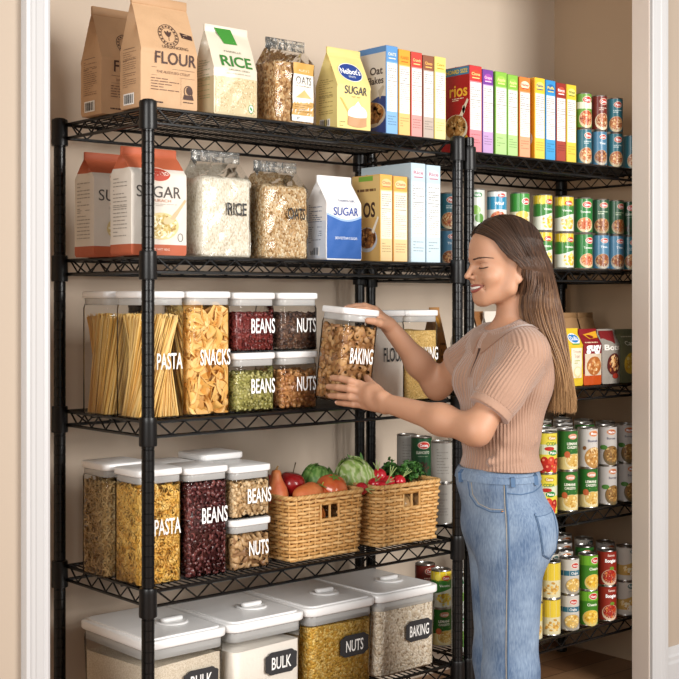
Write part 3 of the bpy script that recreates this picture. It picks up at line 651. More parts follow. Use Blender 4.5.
def pack(name, W, D, H, items, s, m, loc, label, cat, layers=2, z0=.004, core=None, seed=1, top_rough=.5, scale=(.85, 1.15), rotz=0, rot=None):
    rng = np.random.default_rng(seed); P = []
    def grid(n1, n2):
        a, b = np.meshgrid((np.arange(n1)+.5)/n1, (np.arange(n2)+.5)/n2); return a.ravel(), b.ravel()
    nx, ny, nz = max(2, int(W/s)), max(2, int(D/s)), max(2, int(H/s))
    for L in range(layers):
        dep = s*(.25+.62*L)
        for nn, ax in ((nx, 0), (ny, 1)):
            for sg in (-1, 1):
                if sg > 0 and L > 0: continue
                a, b = grid(nn, nz); a = a+rng.uniform(-.4, .4, len(a))/nn; b = b+rng.uniform(-.4, .4, len(b))/nz
                o = (D if ax == 0 else W)/2-dep-rng.uniform(0, .4, len(a))*s; u = (a-.5)*(W if ax == 0 else D)
                p = np.stack([u, sg*o, b*H], 1) if ax == 0 else np.stack([sg*o, u, b*H], 1); P.append(p)
        a, b = grid(nx, ny); a = a+rng.uniform(-.4, .4, len(a))/nx; b = b+rng.uniform(-.4, .4, len(b))/ny
        P.append(np.stack([(a-.5)*W, (b-.5)*D, H-dep+rng.uniform(-.3, top_rough, len(a))*s], 1))
    P = np.vstack(P); per = rng.integers(0, len(items), len(P)); Vs = []; Fs = []; k = 0
    for i, (iv, if_) in enumerate(items):
        p = P[per == i]; n = len(p)
        if not n: continue
        M = rot_rand(n, rng=rng); sc_ = rng.uniform(*scale, n)[:, None, None]
        V = np.einsum('nij,vj->nvi', M, iv)*sc_+p[:, None, :]
        for q, lim in ((0, W/2), (1, D/2)):
            de = .0035; a_ = np.abs(V[..., q]); V[..., q] = np.sign(V[..., q])*np.where(a_ > lim-de, lim-de*np.exp(-np.maximum(a_-(lim-de), 0)/de), a_)
        V[..., 2] = np.where(V[..., 2] < .002, .002*np.exp(np.minimum(V[..., 2]-.002, 0)/.004), V[..., 2])
        F = np.asarray(if_)[None]+(np.arange(n)*len(iv))[:, None, None]+k; Vs.append(V.reshape(-1, 3)); Fs.append(F.reshape(-1, F.shape[-1])); k += n*len(iv)
    c = core if core is not None else .55*s
    x, y, zt = W/2-c, D/2-c, H-c
    b = np.array([(i, j, l) for l in (c, zt) for j in (-y, y) for i in (-x, x)]); Fb = np.array([(0, 2, 3, 1), (4, 5, 7, 6), (0, 1, 5, 4), (2, 6, 7, 3), (0, 4, 6, 2), (1, 3, 7, 5)])+k
    V = np.vstack(Vs+[b]); F = np.vstack(Fs+[Fb]); V[:, 2] += z0
    # round the corners of the filling like the jar's
    r_ = .016; ax_ = np.abs(V[:, 0])-(W/2-r_); ay = np.abs(V[:, 1])-(D/2-r_); h = np.hypot(np.maximum(ax_, 0), np.maximum(ay, 0)); q = np.where((ax_ > 0) & (ay > 0) & (h > r_), r_/np.maximum(h, 1e-9), 1)
    V[:, 0] = np.where(q < 1, np.sign(V[:, 0])*((W/2-r_)+ax_*q), V[:, 0]); V[:, 1] = np.where(q < 1, np.sign(V[:, 1])*((D/2-r_)+ay*q), V[:, 1])
    o = np_obj(name, V, F, m); o.location = loc; o.rotation_euler = rot or (0, 0, rotz); return tag(o, label, cat, kind='stuff')
def powder(name, W, D, H, m, loc, label, cat, z0=.004, seed=1, rot=None, amp=.006, lean=0):
    mb = MB(); nx = 14; R_ = [[(x, y, z0+dz) for x, y in rr(W-2*i, D-2*i, .016, 4)] for dz, i in ((0, .002), (.003, 0))]
    base = rr(W, D, .016, 4)
    for k in (1,): R_.append([(x, y, z0+H+amp*noise.noise(Vector((x*25, y*25, seed)))+lean*y) for x, y in base])
    for k in (.8, .5, .2): R_.append([(x*k, y*k, z0+H+amp*noise.noise(Vector((x*k*25, y*k*25, seed)))+lean*y*k+.004*(1-k)) for x, y in base])
    loft(mb, R_); o = mb.build(name, m, None, sharp=50); o.location = loc; o.rotation_euler = rot or (0, 0, 0); return tag(o, label, cat, kind='stuff')

# ------------------------------------------------------------------ clear storage jars
JAR = clear_mat('clear_jar_plastic', (.985, .985, .98), .05, 1.22)
JARB = clear_mat('clear_jar_thick', (.94, .94, .93), .08, 1.4)
FROST = clear_mat('frosted_lid_rim', (.9, .9, .89), .2, 1.45, milky=.42)
LIDM = mat('white_lid_plastic', '#f0efee', .28, spec=.5)
LETW = mat('white_lettering', '#fbfaf8', .5); LETB = mat('black_lettering', '#2a2826', .5)
def jar(name, label, W, D, H, x, y, z, text=None, tcol='#fbfaf8', th=.041, tw=.076, tz=.46, tx=.012, rot=None, group=None, knob=False, bold=.0):
    t = thing(name, label, 'jar', (x, y, z+EPS), 0, group)
    if rot: t.rotation_euler = rot
    r = .018; zt = H-.034; mb = MB()
    prof = [(0, .006), (.0008, .0025), (.003, 0), (zt*.5, 0), (zt-.01, 0), (zt, .002)]
    loft(mb, [[(a, b, dz) for a, b in rr(W-2*i, D-2*i, r, 6)] for dz, i in prof], True, False)
    bd = mb.build('jar_body', JAR, t, sharp=60)
    mb = MB(); loft(mb, [[(a, b, dz) for a, b in rr(W-2*i, D-2*i, r, 6)] for dz, i in ((.0012, .004), (.0032, .0024), (.0034, .012))], True, True); mb.build('base', JARB, bd)
    mb = MB(); rbox(mb, W-.006, D-.006, zt-.002, H-.017, r, .001, 6); mb.build('seal_rim', FROST, t, sharp=40)
    mb = MB(); rbox(mb, W+.005, D+.005, H-.018, H, r+.002, .003, 6); lid = mb.build('lid', LIDM, t, sharp=40)
    if knob:
        mb = MB(); rbox(mb, W*.5, D*.5, H+.0003, H+.0022, .012, .001, 5); mb.build('push_button', LIDM, lid, sharp=40)
    if text:
        a = Art(); a.text(text, tx, H*tz, th, tcol, 1, w=tw, bold=.012); a.build('lettering', front(W, D), PAPER, t)
    return t
JW, JD = .136, .130
YJ = .030+JD/2
GJ = 'tall clear jars on the middle shelf'; 
x_pasta = .1345-JW/2; x_snack = .281-JW/2; x_b1 = .431-JW/2; x_n1 = .583-JW/2
def spaghetti(loc, label, seed, n=520, H=.268, W=JW, D=JD, twist=1.35):
    rng = np.random.default_rng(seed); Vs = []; Fs = []; k = 0; c6 = [(math.cos(PI*i/3), math.sin(PI*i/3)) for i in range(6)]
    for i in range(n):
        q = math.sqrt(rng.uniform(.30, 1)) if i > 50 else math.sqrt(rng.uniform(0, .4)); a = rng.uniform(0, 2*PI); r = q
        sx, sy = W/2-.009, D/2-.009; tw = twist*rng.uniform(.75, 1.2)
        def pt(an): 
            c_, s_ = math.cos(an), math.sin(an); m_ = max(abs(c_), abs(s_))**.9; return np.array([sx*r*c_/m_, sy*r*s_/m_])
        p0, p1 = pt(a), pt(a+tw); h = H*rng.uniform(.93, 1.0); rad = .0017
        V = [(p0[0]+rad*c, p0[1]+rad*s, .004) for c, s in c6]+[(p1[0]+rad*c, p1[1]+rad*s, h) for c, s in c6]
        Vs.append(V); Fs += [(k+j, k+(j+1) % 6, k+6+(j+1) % 6, k+6+j) for j in range(6)]+[(k+6, k+7, k+8, k+9), (k+9, k+10, k+11, k+6)]; k += 12
    o = np_obj('spaghetti', np.vstack([np.array(v) for v in Vs]), np.array(Fs), island_mat('spaghetti_strands', ['#e3b257', '#f2cc78', '#f8da94', '#d7a049'], .45), smooth=False)
    o.location = loc; return tag(o, label, 'pasta', kind='stuff')
jar('storage_jar', 'tall clear jar of spaghetti lettered PASTA on the middle shelf, behind the front post', JW, JD, .325, x_pasta, YJ, Z3, 'PASTA', tx=.018, tw=.078, th=.041, tz=.45)
spaghetti((x_pasta, YJ, Z3+EPS), 'dry spaghetti standing in the jar lettered PASTA on the middle shelf', 3)
jar('storage_jar', 'tall clear spaghetti jar without lettering at the far left of the middle shelf', JW, JD, .325, x_pasta-.016, YJ+JD+.014, Z3)
spaghetti((x_pasta-.016, YJ+JD+.014, Z3+EPS), 'dry spaghetti in the unlettered jar behind on the middle shelf', 8, twist=.75)
jar('storage_jar', 'tall clear jar of golden shell chips lettered SNACKS', JW, JD, .325, x_snack, YJ, Z3, 'SNACKS', tx=.014, tw=.096, th=.041, tz=.47)
def chip_item(rx=.026, ry=.015, n=7, curl=.9, th=.0022, seed=0):
    r = random.Random(seed); V = []; F = []
    m = 6
    for side in (0, 1):
        for i in range(n+1):
            for j in range(m+1):
                u, v = -1+2*i/n, -1+2*j/m; w_ = math.sqrt(max(0, 1-u*u))*.95+.05; a = v*w_*curl*1.2
                rad = ry; x = rx*u; y = rad*math.sin(a)*1.2; zz = rad*(math.cos(a)-1)*1.0+.35*rx*u*u*.6
                V.append((x, y, zz+(th if side else 0)))
    o = (n+1)*(m+1)
    for i in range(n):
        for j in range(m):
            a, b, c, d = i*(m+1)+j, (i+1)*(m+1)+j, (i+1)*(m+1)+j+1, i*(m+1)+j+1; F += [(d, c, b, a), (a+o, b+o, c+o, d+o)]
    for i in range(n):
        for j in (0, m): a, b = i*(m+1)+j, (i+1)*(m+1)+j; F.append((a, b, b+o, a+o) if j == 0 else (b, a, a+o, b+o))
    return np.array(V), F
pack('shell_chips', JW-.006, JD-.006, .262, [chip_item(.036, .019, seed=1, n=9), chip_item(.030, .021, curl=1.2, seed=2, n=9), chip_item(.040, .017, curl=.7, seed=3, n=9)], .0225, island_mat('golden_chips', ['#cc9040', '#eabb66', '#f4cc86', '#dba24c'], .5, bump=.25, bscale=160), (x_snack, YJ, Z3+EPS), 'golden curved snack chips filling the jar lettered SNACKS', 'snacks', layers=2, core=.015, seed=5)
# four small stacked jars
SH = .160
BEANR = island_mat('red_beans', ['#561c1c', '#7a302c', '#914440', '#441614'], .26); PEPPER = island_mat('dark_seeds', ['#2c201c', '#4a342c', '#6e5040', '#20181a', '#8a6a52'], .4)
MUNG = island_mat('green_beans', ['#8a8444', '#aaa45e', '#c4bc7c', '#6e6a34'], .35); HAZEL = island_mat('brown_nuts', ['#8a5630', '#b07a48', '#c89862', '#9a6236'], .35)
GS = 'small clear jars stacked in fours on the middle shelf'
for nm, lb, x, z, tx_, items, s, m, fl, cat, col in (
    ('storage_jar', 'small jar of red beans lettered BEANS, on top of the green beans jar', x_b1, Z3+SH+.0025, 'BEANS', [ell_item(.0062, .0040, .0038, bend=.3)], .0088, BEANR, 'dark red beans in the upper small jar lettered BEANS', 'beans', 'red_beans'),
    ('storage_jar', 'small jar of dark speckled nuts lettered NUTS, upper right of the four', x_n1, Z3+SH+.0025, 'NUTS', [ell_item(.0050, .0042, .0038)], .0082, PEPPER, 'dark speckled nuts in the upper small jar lettered NUTS', 'nuts', 'dark_nuts'),
    ('storage_jar', 'small jar of green beans lettered BEANS, under the red beans jar', x_b1, Z3, 'BEANS', [ell_item(.0062, .0045, .0042)], .0092, MUNG, 'pale green beans in the lower small jar lettered BEANS', 'beans', 'green_beans'),
    ('storage_jar', 'small jar of brown nuts lettered NUTS, lower right of the four', x_n1, Z3, 'NUTS', [ell_item(.0095, .0066, .0058)], .0135, HAZEL, 'shiny brown nuts in the lower small jar lettered NUTS', 'nuts', 'brown_nuts')):
    jar(nm, lb, JW, JD, SH, x, YJ, z, tx_, tx=.022, tw=.068 if tx_ == 'NUTS' else .080, th=.039, tz=.44, group=None)
    pack(col, JW-.006, JD-.006, .098, items, s, m, (x, YJ, z+EPS), fl, cat, layers=1, seed=len(lb))
# flour and grain jars right of the woman's hands
FLOURM = mat('flour', '#f1eae0', .9, bump=.3, bscale=60, bdist=.004)
xf = .921-.062; xb = 1.062-JW/2
jar('storage_jar', 'tall clear jar of white flour lettered FLOUR in black, behind the held jar', .128, JD, .272, xf, YJ, Z3, 'FLOUR', '#2a2826', tx=.012, tw=.082, th=.041, tz=.52)
powder('white_flour', .122, JD-.006, .212, FLOURM, (xf, YJ, Z3+EPS), 'white flour in the jar lettered FLOUR', 'flour')
jar('storage_jar', 'tall clear jar of golden grain lettered BAKING, standing next to the right post', JW, JD, .272, xb, YJ, Z3, 'BAKING', tx=.018, tw=.086, th=.039, tz=.52)
GRG = grain_mat('golden_grain', ['#a98646', '#d9b873', '#c49e58', '#e6cc90'], 300, .6, .7)
powder('golden_grain', JW-.006, JD-.006, .205, GRG, (xb, YJ, Z3+EPS), 'golden grain in the standing jar lettered BAKING', 'grain')
# the jar in her hands: turned and tipped a little
HJW, HJD, HJH = .124, .114, .258
HJM = Matrix.Rotation(math.radians(5.5), 3, Vector((FW[0], FW[1], 0))) @ Matrix.Rotation(math.radians(-3), 3, 'Z')
HROT = tuple(HJM.to_euler()); HJ = Vector((.599, -.050, Z3+.024))
jar('held_storage_jar', 'clear jar of almonds lettered BAKING, tilted in the hands of the woman', HJW, HJD, HJH, HJ.x, HJ.y, HJ.z, 'BAKING', tx=.008, tw=.080, th=.042, tz=.50, rot=HROT)
def almond():
    mb = MB(); ball(mb, (0, 0, 0), .0145, .0095, .0065, 9, 7); V = mb.v[0].copy(); V[:, 1] *= 1-.35*np.clip(V[:, 0]/.0145, -1, 1); V[:, 2] *= 1-.2*np.clip(V[:, 0]/.0145, -1, 1)
    return V, [f if len(f) == 4 else (f[0], f[1], f[2], f[2]) for f in mb.f]
ALM = island_mat('almond_skins', ['#7a5230', '#a4764a', '#bf935e', '#8f6238', '#cda574'], .5, bump=.2, bscale=500)
pack('almonds', HJW-.006, HJD-.006, .196, [almond(), ell_item(.0125, .0115, .0095, 9, 7)], .0185, ALM, tuple(HJ+Vector((0, 0, EPS))), 'brown almonds and nuts in the jar the woman holds', 'nuts', layers=2, seed=12, rot=HROT)

# fourth shelf jars
jw = .134; YA = .045+JD/2
x4a = .137-jw/2; x4b = .283-jw/2
def fusilli():
    V = []; F = []; n = 16; L = .044; R_ = .0116
    for b in range(3):
        for i in range(n+1):
            a = b*2*PI/3+i/n*2*PI*1.6; x = -L/2+L*i/n
            V += [(x, .0008*math.cos(a), .0008*math.sin(a)), (x, R_*math.cos(a-.2), R_*math.sin(a-.2)), (x+.0012, R_*math.cos(a+.2), R_*math.sin(a+.2))]
        o = b*3*(n+1)
        for i in range(n):
            p, q = o+3*i, o+3*i+3; F += [(p, q, q+1, p+1), (p+1, q+1, q+2, p+2), (p+2, q+2, q, p)]
    return np.array(V), F
FUS = island_mat('fusilli', ['#d99c38', '#f0be58', '#f8d078', '#e4ac44'], .45); NOO = island_mat('noodle_twists', ['#ab8650', '#d2b078', '#e6cb94', '#c09c62'], .5)
jar('storage_jar', 'tall clear jar of spiral pasta lettered PASTA on the fourth shelf, behind the front post', jw, JD, .296, x4a, YA, Z4, 'PASTA', tx=.018, tw=.080, th=.041, tz=.50)
pack('spiral_pasta', jw-.006, JD-.006, .232, [fusilli()], .0172, FUS, (x4a, YA, Z4+EPS), 'golden spiral pasta filling the jar lettered PASTA on the fourth shelf', 'pasta', layers=2, core=.013, seed=3, scale=(.9, 1.15))
jar('storage_jar', 'tall clear jar of brown curly noodles at the far left of the fourth shelf', jw, JD, .300, x4a-.012, YA+JD+.016, Z4)
arc = lambda R_, a0, r: tube_item([(R_*math.cos(a), R_*math.sin(a), .002*math.sin(3*a)) for a in [a0*i/7 for i in range(8)]], r)
pack('curly_noodles', jw-.006, JD-.006, .240, [arc(.012, 3.6, .0026), arc(.016, 2.6, .0026), arc(.011, 4.6, .0025)], .0145, NOO, (x4a-.012, YA+JD+.016, Z4+EPS), 'brown curly noodles filling the far left jar on the fourth shelf', 'pasta', layers=2, core=.012, seed=9)
jar('storage_jar', 'tall clear jar packed with dark red kidney beans lettered BEANS', jw, JD, .290, x4b, YA, Z4, 'BEANS', tx=.020, tw=.082, th=.041, tz=.56)
pack('kidney_beans', jw-.006, JD-.006, .238, [ell_item(.0098, .0062, .0056, bend=.35)], .0128, island_mat('kidney_beans', ['#43201f', '#623030', '#7c4642', '#341716'], .24), (x4b, YA, Z4+EPS), 'dark red kidney beans in the tall jar lettered BEANS', 'beans', layers=1, seed=4)
sx4 = .427-.067
jar('storage_jar', 'small jar of chickpeas lettered BEANS, stacked left of the first basket', .134, JD, .142, sx4, YA, Z4+.1395, 'BEANS', tx=.024, tw=.080, th=.039, tz=.42)
pack('chickpeas', .128, JD-.006, .090, [ell_item(.0075, .0062, .0058)], .0112, island_mat('chickpeas', ['#b08c5c', '#d2b184', '#e2c8a0', '#96703f'], .45), (sx4, YA, Z4+.1395+EPS), 'pale chickpeas in the small stacked jar lettered BEANS', 'beans', layers=1, seed=6)
jar('storage_jar', 'small jar of whole almonds lettered NUTS, under the chickpea jar', .134, JD, .137, sx4, YA, Z4, 'NUTS', tx=.022, tw=.066, th=.039, tz=.42)
pack('whole_almonds', .128, JD-.006, .082, [almond()], .0165, island_mat('light_almonds', ['#856040', '#a88258', '#c2a074', '#967046'], .45), (sx4, YA, Z4+EPS), 'light brown almonds in the lower small jar lettered NUTS', 'nuts', layers=2, seed=7)
for i, (x, y, h, lb, m_, nm, fl, ct) in enumerate(((.215, YA+JD+.016, .285, 'white-lidded jar of spiral pasta behind the kidney bean jar', FUS, 'spiral_pasta', 'spiral pasta in the jar behind the kidney bean jar', 'pasta'), (.372, YA+JD+.02, .300, 'white-lidded jar of dry oats behind the chickpea jar on the fourth shelf', None, 'dry_oats', 'dry oats in the jar behind the chickpea jar', 'oats'))):
    jar('storage_jar', lb, .142, JD, h, x, y, Z4)
    powder(nm, .136, JD-.006, h-.07, (GRG if m_ else OATM), (x, y, Z4+EPS), fl, ct)

# ------------------------------------------------------------------ bulk bins on the lowest shelf
def bulk_bin(label, W, D, H, x, y, z, text, fill):
    t = thing('bulk_storage_bin', label, 'bin', (x, y, z+EPS), 0, 'large clear bins on the lowest shelf')
    r = .026; zt = H-.045; mb = MB()
    loft(mb, [[(a, b, dz) for a, b in rr(W-2*i, D-2*i, r, 6)] for dz, i in ((0, .012), (.001, .008), (.004, .006), (zt-.012, 0), (zt, .001))], True, False); mb.build('bin_body', JAR, t, sharp=60)
    mb = MB(); rbox(mb, W-.006, D-.006, zt-.012, H-.030, r, .001, 6); mb.build('seal_rim', FROST, t, sharp=40)
    mb = MB(); rbox(mb, W+.014, D+.012, H-.030, H-.006, r+.004, .004, 7)
    lid = mb.build('lid', LIDM, t, sharp=40)
    mb = MB(); loft(mb, [[(a, b, H-.0058+dz) for a, b in rr(W-.012-2*i, D-.012-2*i, r, 6)] for dz, i in ((0, 0), (.003, .001), (.0042, .004), (.0034, .010), (.0030, .02))], True, True); mb.build('raised_panel', LIDM, lid, sharp=40)
    mb = MB(); cx, cy = .035, -.040
    lathe(mb, [(0, H-.002), (.044, H-.002), (.044, H+.0005), (.040, H+.0025), (.034, H+.0005), (0, H+.0002)], 36, cx, cy, cap0=False, cap1=False)
    k = mb.build('dial', LIDM, lid, sharp=40)
    mb = MB(); rbox(mb, .066, .024, H+.0005, H+.0125, .011, .004, 5, cx=cx, cy=cy); k2 = mb.build('dial_grip', LIDM, lid, sharp=50)
    pl = MB(); pw, ph = .108, .062; n = 40; pts = []
    base = rr(pw, ph, .012, 5)
    for a, b in base: pts.append((a, b))
    # scalloped chalk plate outline
    out = []; m_ = 96
    for i in range(m_):
        an = 2*PI*i/m_; c_, s_ = math.cos(an), math.sin(an); e = 5.0
        rad = (abs(c_/(pw/2))**e+abs(s_/(ph/2))**e)**(-1/e); cd = abs(abs(math.atan2(abs(s_)/ph, abs(c_)/pw))-PI/4)
        rad *= 1-.07*math.exp(-(cd/.10)**2)+.03*math.exp(-(cd/.10-2.4)**2); out.append((rad*c_+W*.18, rad*s_+H*.47))
    yy = lambda z_: -(W*0+D/2-.006*(1-min(1, z_/zt)))
    loft(pl, [[(a, yy(b)-o, b) for a, b in out] for o in (.0012, .0022)], False, True); pt = pl.build('chalk_label', mat('chalkboard_label', '#2b2a2c', .6), t, smooth=False)
    a = Art(); a.text(text, W*.18, H*.47, .033, '#f2f0ec', 1, w={'BULK': .068, 'NUTS': .066, 'BAKING': .080}[text], bold=.012)
    a.build('lettering', lambda x_, y_, o: (x_, yy(y_)-.0024-o, y_), PAPER, pt); return t
BW, BD, BH = .248, .330, .252; YBIN = .03+BD/2
GROATS = grain_mat('pale_meal', ['#c9baa2', '#dccfba', '#e8dece', '#d2c4ad'], 420, .4, .8)
COARSE = grain_mat('golden_meal', ['#9a7424', '#d6ac4c', '#c08c30', '#eccf80', '#a8812f'], 150, 1, .7, bdist=.005)
ROLL = grain_mat('pale_rolled_oats', ['#a8937a', '#e2d4bc', '#f6eee0', '#cfbb9e', '#eee2d0', '#b8a388'], 165, .9, .8, bdist=.004)
for i, (x1, tx_, m_, nm, lb, fl, ct, fh) in enumerate(((.262, 'BULK', GROATS, 'beige_meal', 'large clear bin lettered BULK at the left corner, behind the front post', 'beige meal in the leftmost large bin', 'meal', .165), (.528, 'BULK', FLOURM, 'bulk_flour', 'large clear bin of white flour lettered BULK, second from the left', 'white flour in the large bin second from the left', 'flour', .160),
        (.796, 'NUTS', COARSE, 'golden_nut_meal', 'large clear bin of golden chopped nuts lettered NUTS', 'golden chopped nuts in the large bin lettered NUTS', 'nuts', .180), (1.056, 'BAKING', ROLL, 'baking_oats', 'large clear bin of pale oats lettered BAKING, at the right end', 'pale rolled oats in the large bin lettered BAKING', 'oats', .190))):
    bulk_bin(lb, BW, BD, BH, x1-BW/2, YBIN, Z5, tx_, None)
    powder(nm, BW-.016, BD-.016, fh, m_, (x1-BW/2, YBIN, Z5+EPS), fl, ct, seed=i, amp=.012, lean=-.04)

# ------------------------------------------------------------------ wicker baskets
WICK = island_mat('wicker', ['#b98748', '#d0a060', '#dcb378', '#c29152'], .55, bump=.4, bscale=120)
def basket(label, X0, X1, Y0, D, z, H):
    W = X1-X0; t = thing('wicker_basket', label, 'basket', ((X0+X1)/2, Y0+D/2, z+EPS), 0, 'wicker baskets on the fourth shelf')
    def outline(k, off=0):
        w, d = W/2-.010*(1-k)-.004+off, D/2-.010*(1-k)-.004+off; return w, d
    def pos(s_, k, off):
        # perimeter parameter s_ in 0..1 -> point on the rounded rectangle
        w, d = outline(k); r = .022; L = [2*(w-r), PI*r/2, 2*(d-r), PI*r/2]*2; T = sum(L); q = (s_ % 1)*T; i = 0
        while q > L[i]: q -= L[i]; i += 1
        cs = [(w-r, -d+r), (w-r, d-r), (-w+r, d-r), (-w+r, -d+r)]; dirs = [(1, 0), (0, 1), (-1, 0), (0, -1)]; nr = [(0, -1), (1, 0), (0, 1), (-1, 0)]
        if i % 2 == 0:
            j = i//2; st = [(-w+r, -d), (w, -d+r), (w-r, d), (-w, d-r)][j]; return (st[0]+dirs[j][0]*q+nr[j][0]*off, st[1]+dirs[j][1]*q+nr[j][1]*off)
        j = i//2; c = cs[j]; a = -PI/2+j*PI/2+q/r; return (c[0]+(r+off)*math.cos(a), c[1]+(r+off)*math.sin(a))
    rows = int((H-.020)/.0098)+1; ns = 2*int((W+D)*2/.050)+1
    mb = MB(); hx0, hx1 = W*.02-.034, W*.02+.034; hz0, hz1 = H*.60, H*.60+.042
    st = MB()
    per = 2*(W+D)
    for i in range(ns):
        s_ = i/ns; p0, p1 = pos(s_, 0, 0), pos(s_, 1, 0)
        if p0[1] < -D/2+.03 and hx0-.004 < p0[0] < hx1+.004:
            tube(st, [(p0[0], p0[1], .002), (p0[0]*.5+p1[0]*.5, p0[1]*.4+p1[1]*.6, hz0)], .0026, 5); continue
        tube(st, [(p0[0], p0[1], .002), (p1[0], p1[1], H-.010)], .0026, 5)
    st.build('stakes', WICK, t, sharp=60)
    for j in range(rows):
        z_ = .007+j*.0098; k = z_/H; cur = []; jit = R.uniform(-.0006, .0006); m = ns*4; seg = []
        for i in range(m+1):
            s_ = i/m; off = .0042*math.cos(PI*(s_*ns+j))
            x, y = pos(s_, k, off); hole = hz0 < z_ < hz1 and y < -D/2+.03 and hx0 < x < hx1
            if hole:
                if len(seg) > 1: cur.append(seg)
                seg = []
            else: seg.append((x, y, z_+jit+.0007*math.sin(i*.9+j)))
        cur.append(seg)
        for q in cur: tube(mb, q, .0047+R.uniform(-.0004, .0004), 6, cap=True)
    mb.build('woven_sides', WICK, t, sharp=80)
    mb = MB(); m = 150
    for ph in (0, PI*2/3, PI*4/3):
        pts = []
        for i in range(m+1):
            s_ = i/m; a = s_*2*PI*26+ph; x, y = pos(s_, 1, .0035*math.cos(a)); pts.append((x, y, H-.0085+.0035*math.sin(a)))
        tube(mb, pts, .0042, 6, cap=False)
    mb.build('braided_rim', WICK, t, sharp=80)
    mb = MB(); 
    for j in range(8): 
        y = -D/2+.02+(D-.04)*j/7; tube(mb, [(-W/2+.014, y, .003), (W/2-.014, y, .003)], .003, 5)
    box(mb, -W/2+.014, W/2-.014, -D/2+.014, D/2-.014, .001, .003); mb.build('base', WICK, t)
    mb = MB(); fy = -D/2+.004+.010*(1-.7)
    for x in (hx0, (hx0+hx1)/2, hx1): tube(mb, [(x, fy-.002, hz0-.004), (x, fy-.002, hz1+.004)], .0038, 6)
    for z_ in (hz0-.003, hz1+.003): tube(mb, [(hx0-.003, fy-.002, z_), (hx1+.003, fy-.002, z_)], .0042, 6)
    mb.build('handle_opening', WICK, t, sharp=60); return t
BX = [(.478, .762), (.806, 1.078)]; BYS = .030; BDP = .25; BHT = .186
basket('wicker basket holding apples and other fruit, right of the lettered jars', *BX[0], BYS, BDP, Z4, BHT)
basket('wicker basket holding greens and radishes, beside the right post', *BX[1], BYS, BDP, Z4, BHT)

# ------------------------------------------------------------------ fruit and vegetables
def fruit(name, label, cat, x, y, z, r, cols, dent=.12, stem='#4a3a1e', stem_len=.018, squash=.92, tiltv=(0, 0), calyx=None, rough=.25, lobes=0, group=None, vs=14):
    t = thing(name, label, cat, (x, y, z), 0, group); t.rotation_euler = (tiltv[0], tiltv[1], 0)
    mb = MB(); f = lambda p: 1-dent*math.exp(-((1-abs(p.z))/.10))*(1 if p.z > 0 else .5)+(.05*math.cos(lobes*math.atan2(p.y, p.x))*(1-abs(p.z)) if lobes else 0)
    ball(mb, (0, 0, 0), r, r, r*squash, 28, 20, f=f)
    mb.build('skin', mat(name+'_'+cols[0][1:], cols[0], rough, var=cols[1], vscale=vs, coat=.3), t, sharp=180)
    if stem:
        mb = MB(); top = r*squash*(1-dent)-.002; tube(mb, [(0, 0, top-.004), (.001, 0, top+stem_len*.5), (.004, .002, top+stem_len)], [.0016, .0014, .002], 6); mb.build('stem', mat('stem_'+stem[1:], stem, .7), t)
    if calyx:
        mb = MB(); top = r*squash*(1-dent)+.0005
        for i in range(5):
            a = 2*PI*i/5; d_ = Vector((math.cos(a), math.sin(a), 0)); n_ = Vector((-d_.y, d_.x, 0))
            p = [d_*.002+n_*.003, d_*.009+n_*.0035, d_*.019, d_*.009-n_*.0035, d_*.002-n_*.003]
            lo = [(q.x, q.y, top+.0015+.03*q.length*.1) for q in p]; loft(mb, [lo, [(a_, b_, c_+.0012) for a_, b_, c_ in lo]])
        mb.build('calyx', mat('calyx_green', calyx, .6), t)
    return t
zb = Z4+EPS
b0 = BX[0][0]; by = BYS
FG = 'fruit in the left basket'
# lower fruit that carries the rest, seen through the weave and the handle opening
for i in range(4): fruit('apple', ('red apple low in the left basket beneath the gourd', 'red apple low in the left basket, seen through the handle opening', 'red apple low at the back of the left basket beneath the cabbage', 'red apple low at the right end of the left basket')[i], 'apple', b0+.05+(.075*(i if i < 2 else i-1.4)), by+.058+(.08 if i == 2 else 0), zb+.046+(0 if i != 2 else .01), .038, ('#a8261c', '#c2542a'), group=FG)
for i in range(3): fruit('orange_fruit', ('orange fruit at mid height in the left basket behind the stack of jars', 'orange fruit at mid height in the middle of the left basket', 'orange fruit at mid height at the back of the left basket')[i], 'fruit', b0+.06+.075*i, by+(.06, .065, .16)[i], zb+.114, .037, ('#c96a2c', '#de8440'), stem=None, group=FG)
for i, (dx, dy) in enumerate(((.06, .18), (.14, .19), (.22, .19))): fruit('potato', ('potato low at the back left corner of the left basket', 'potato low at the middle of the back of the left basket', 'potato low at the back right corner of the left basket')[i], 'potato', b0+dx, by+dy+.01, zb+.052, .040, ('#9a7442', '#ab8552'), stem=None, dent=.02, rough=.7, group=FG)
fruit('apple', 'glossy dark red apple with a tall stem on top of the left basket', 'apple', b0+.108, by+.130, zb+.198, .042, ('#7e0f14', '#a51c1c'), stem_len=.034, tiltv=(.1, .15), group=FG, dent=.2)
fruit('apple', 'dark red apple just behind the gourd in the left basket', 'apple', b0+.068, by+.190, zb+.192, .038, ('#760d14', '#8f1618'), stem_len=.01, group=FG)
fruit('tomato', 'large orange-red tomato with a green calyx at the right of the left basket', 'tomato', b0+.216, by+.075, zb+.180, .047, ('#c4552e', '#d9763e'), stem='#5a7a2a', stem_len=.008, calyx='#6f8f3a', squash=.88, tiltv=(.45, -.1), lobes=6, vs=20)
fruit('bell_pepper', 'small orange pepper with a green stem beside the tomato', 'pepper', b0+.165, by+.075, zb+.168, .030, ('#c2471e', '#d66a2a'), stem='#a8b04a', stem_len=.014, calyx='#9aa844', lobes=4, squash=1.0, tiltv=(.3, .2))
t = thing('sweet_potato', 'orange sweet potato lying at the front rim of the left basket', 'sweet potato', (b0+.112, by+.055, zb+.178), .15)
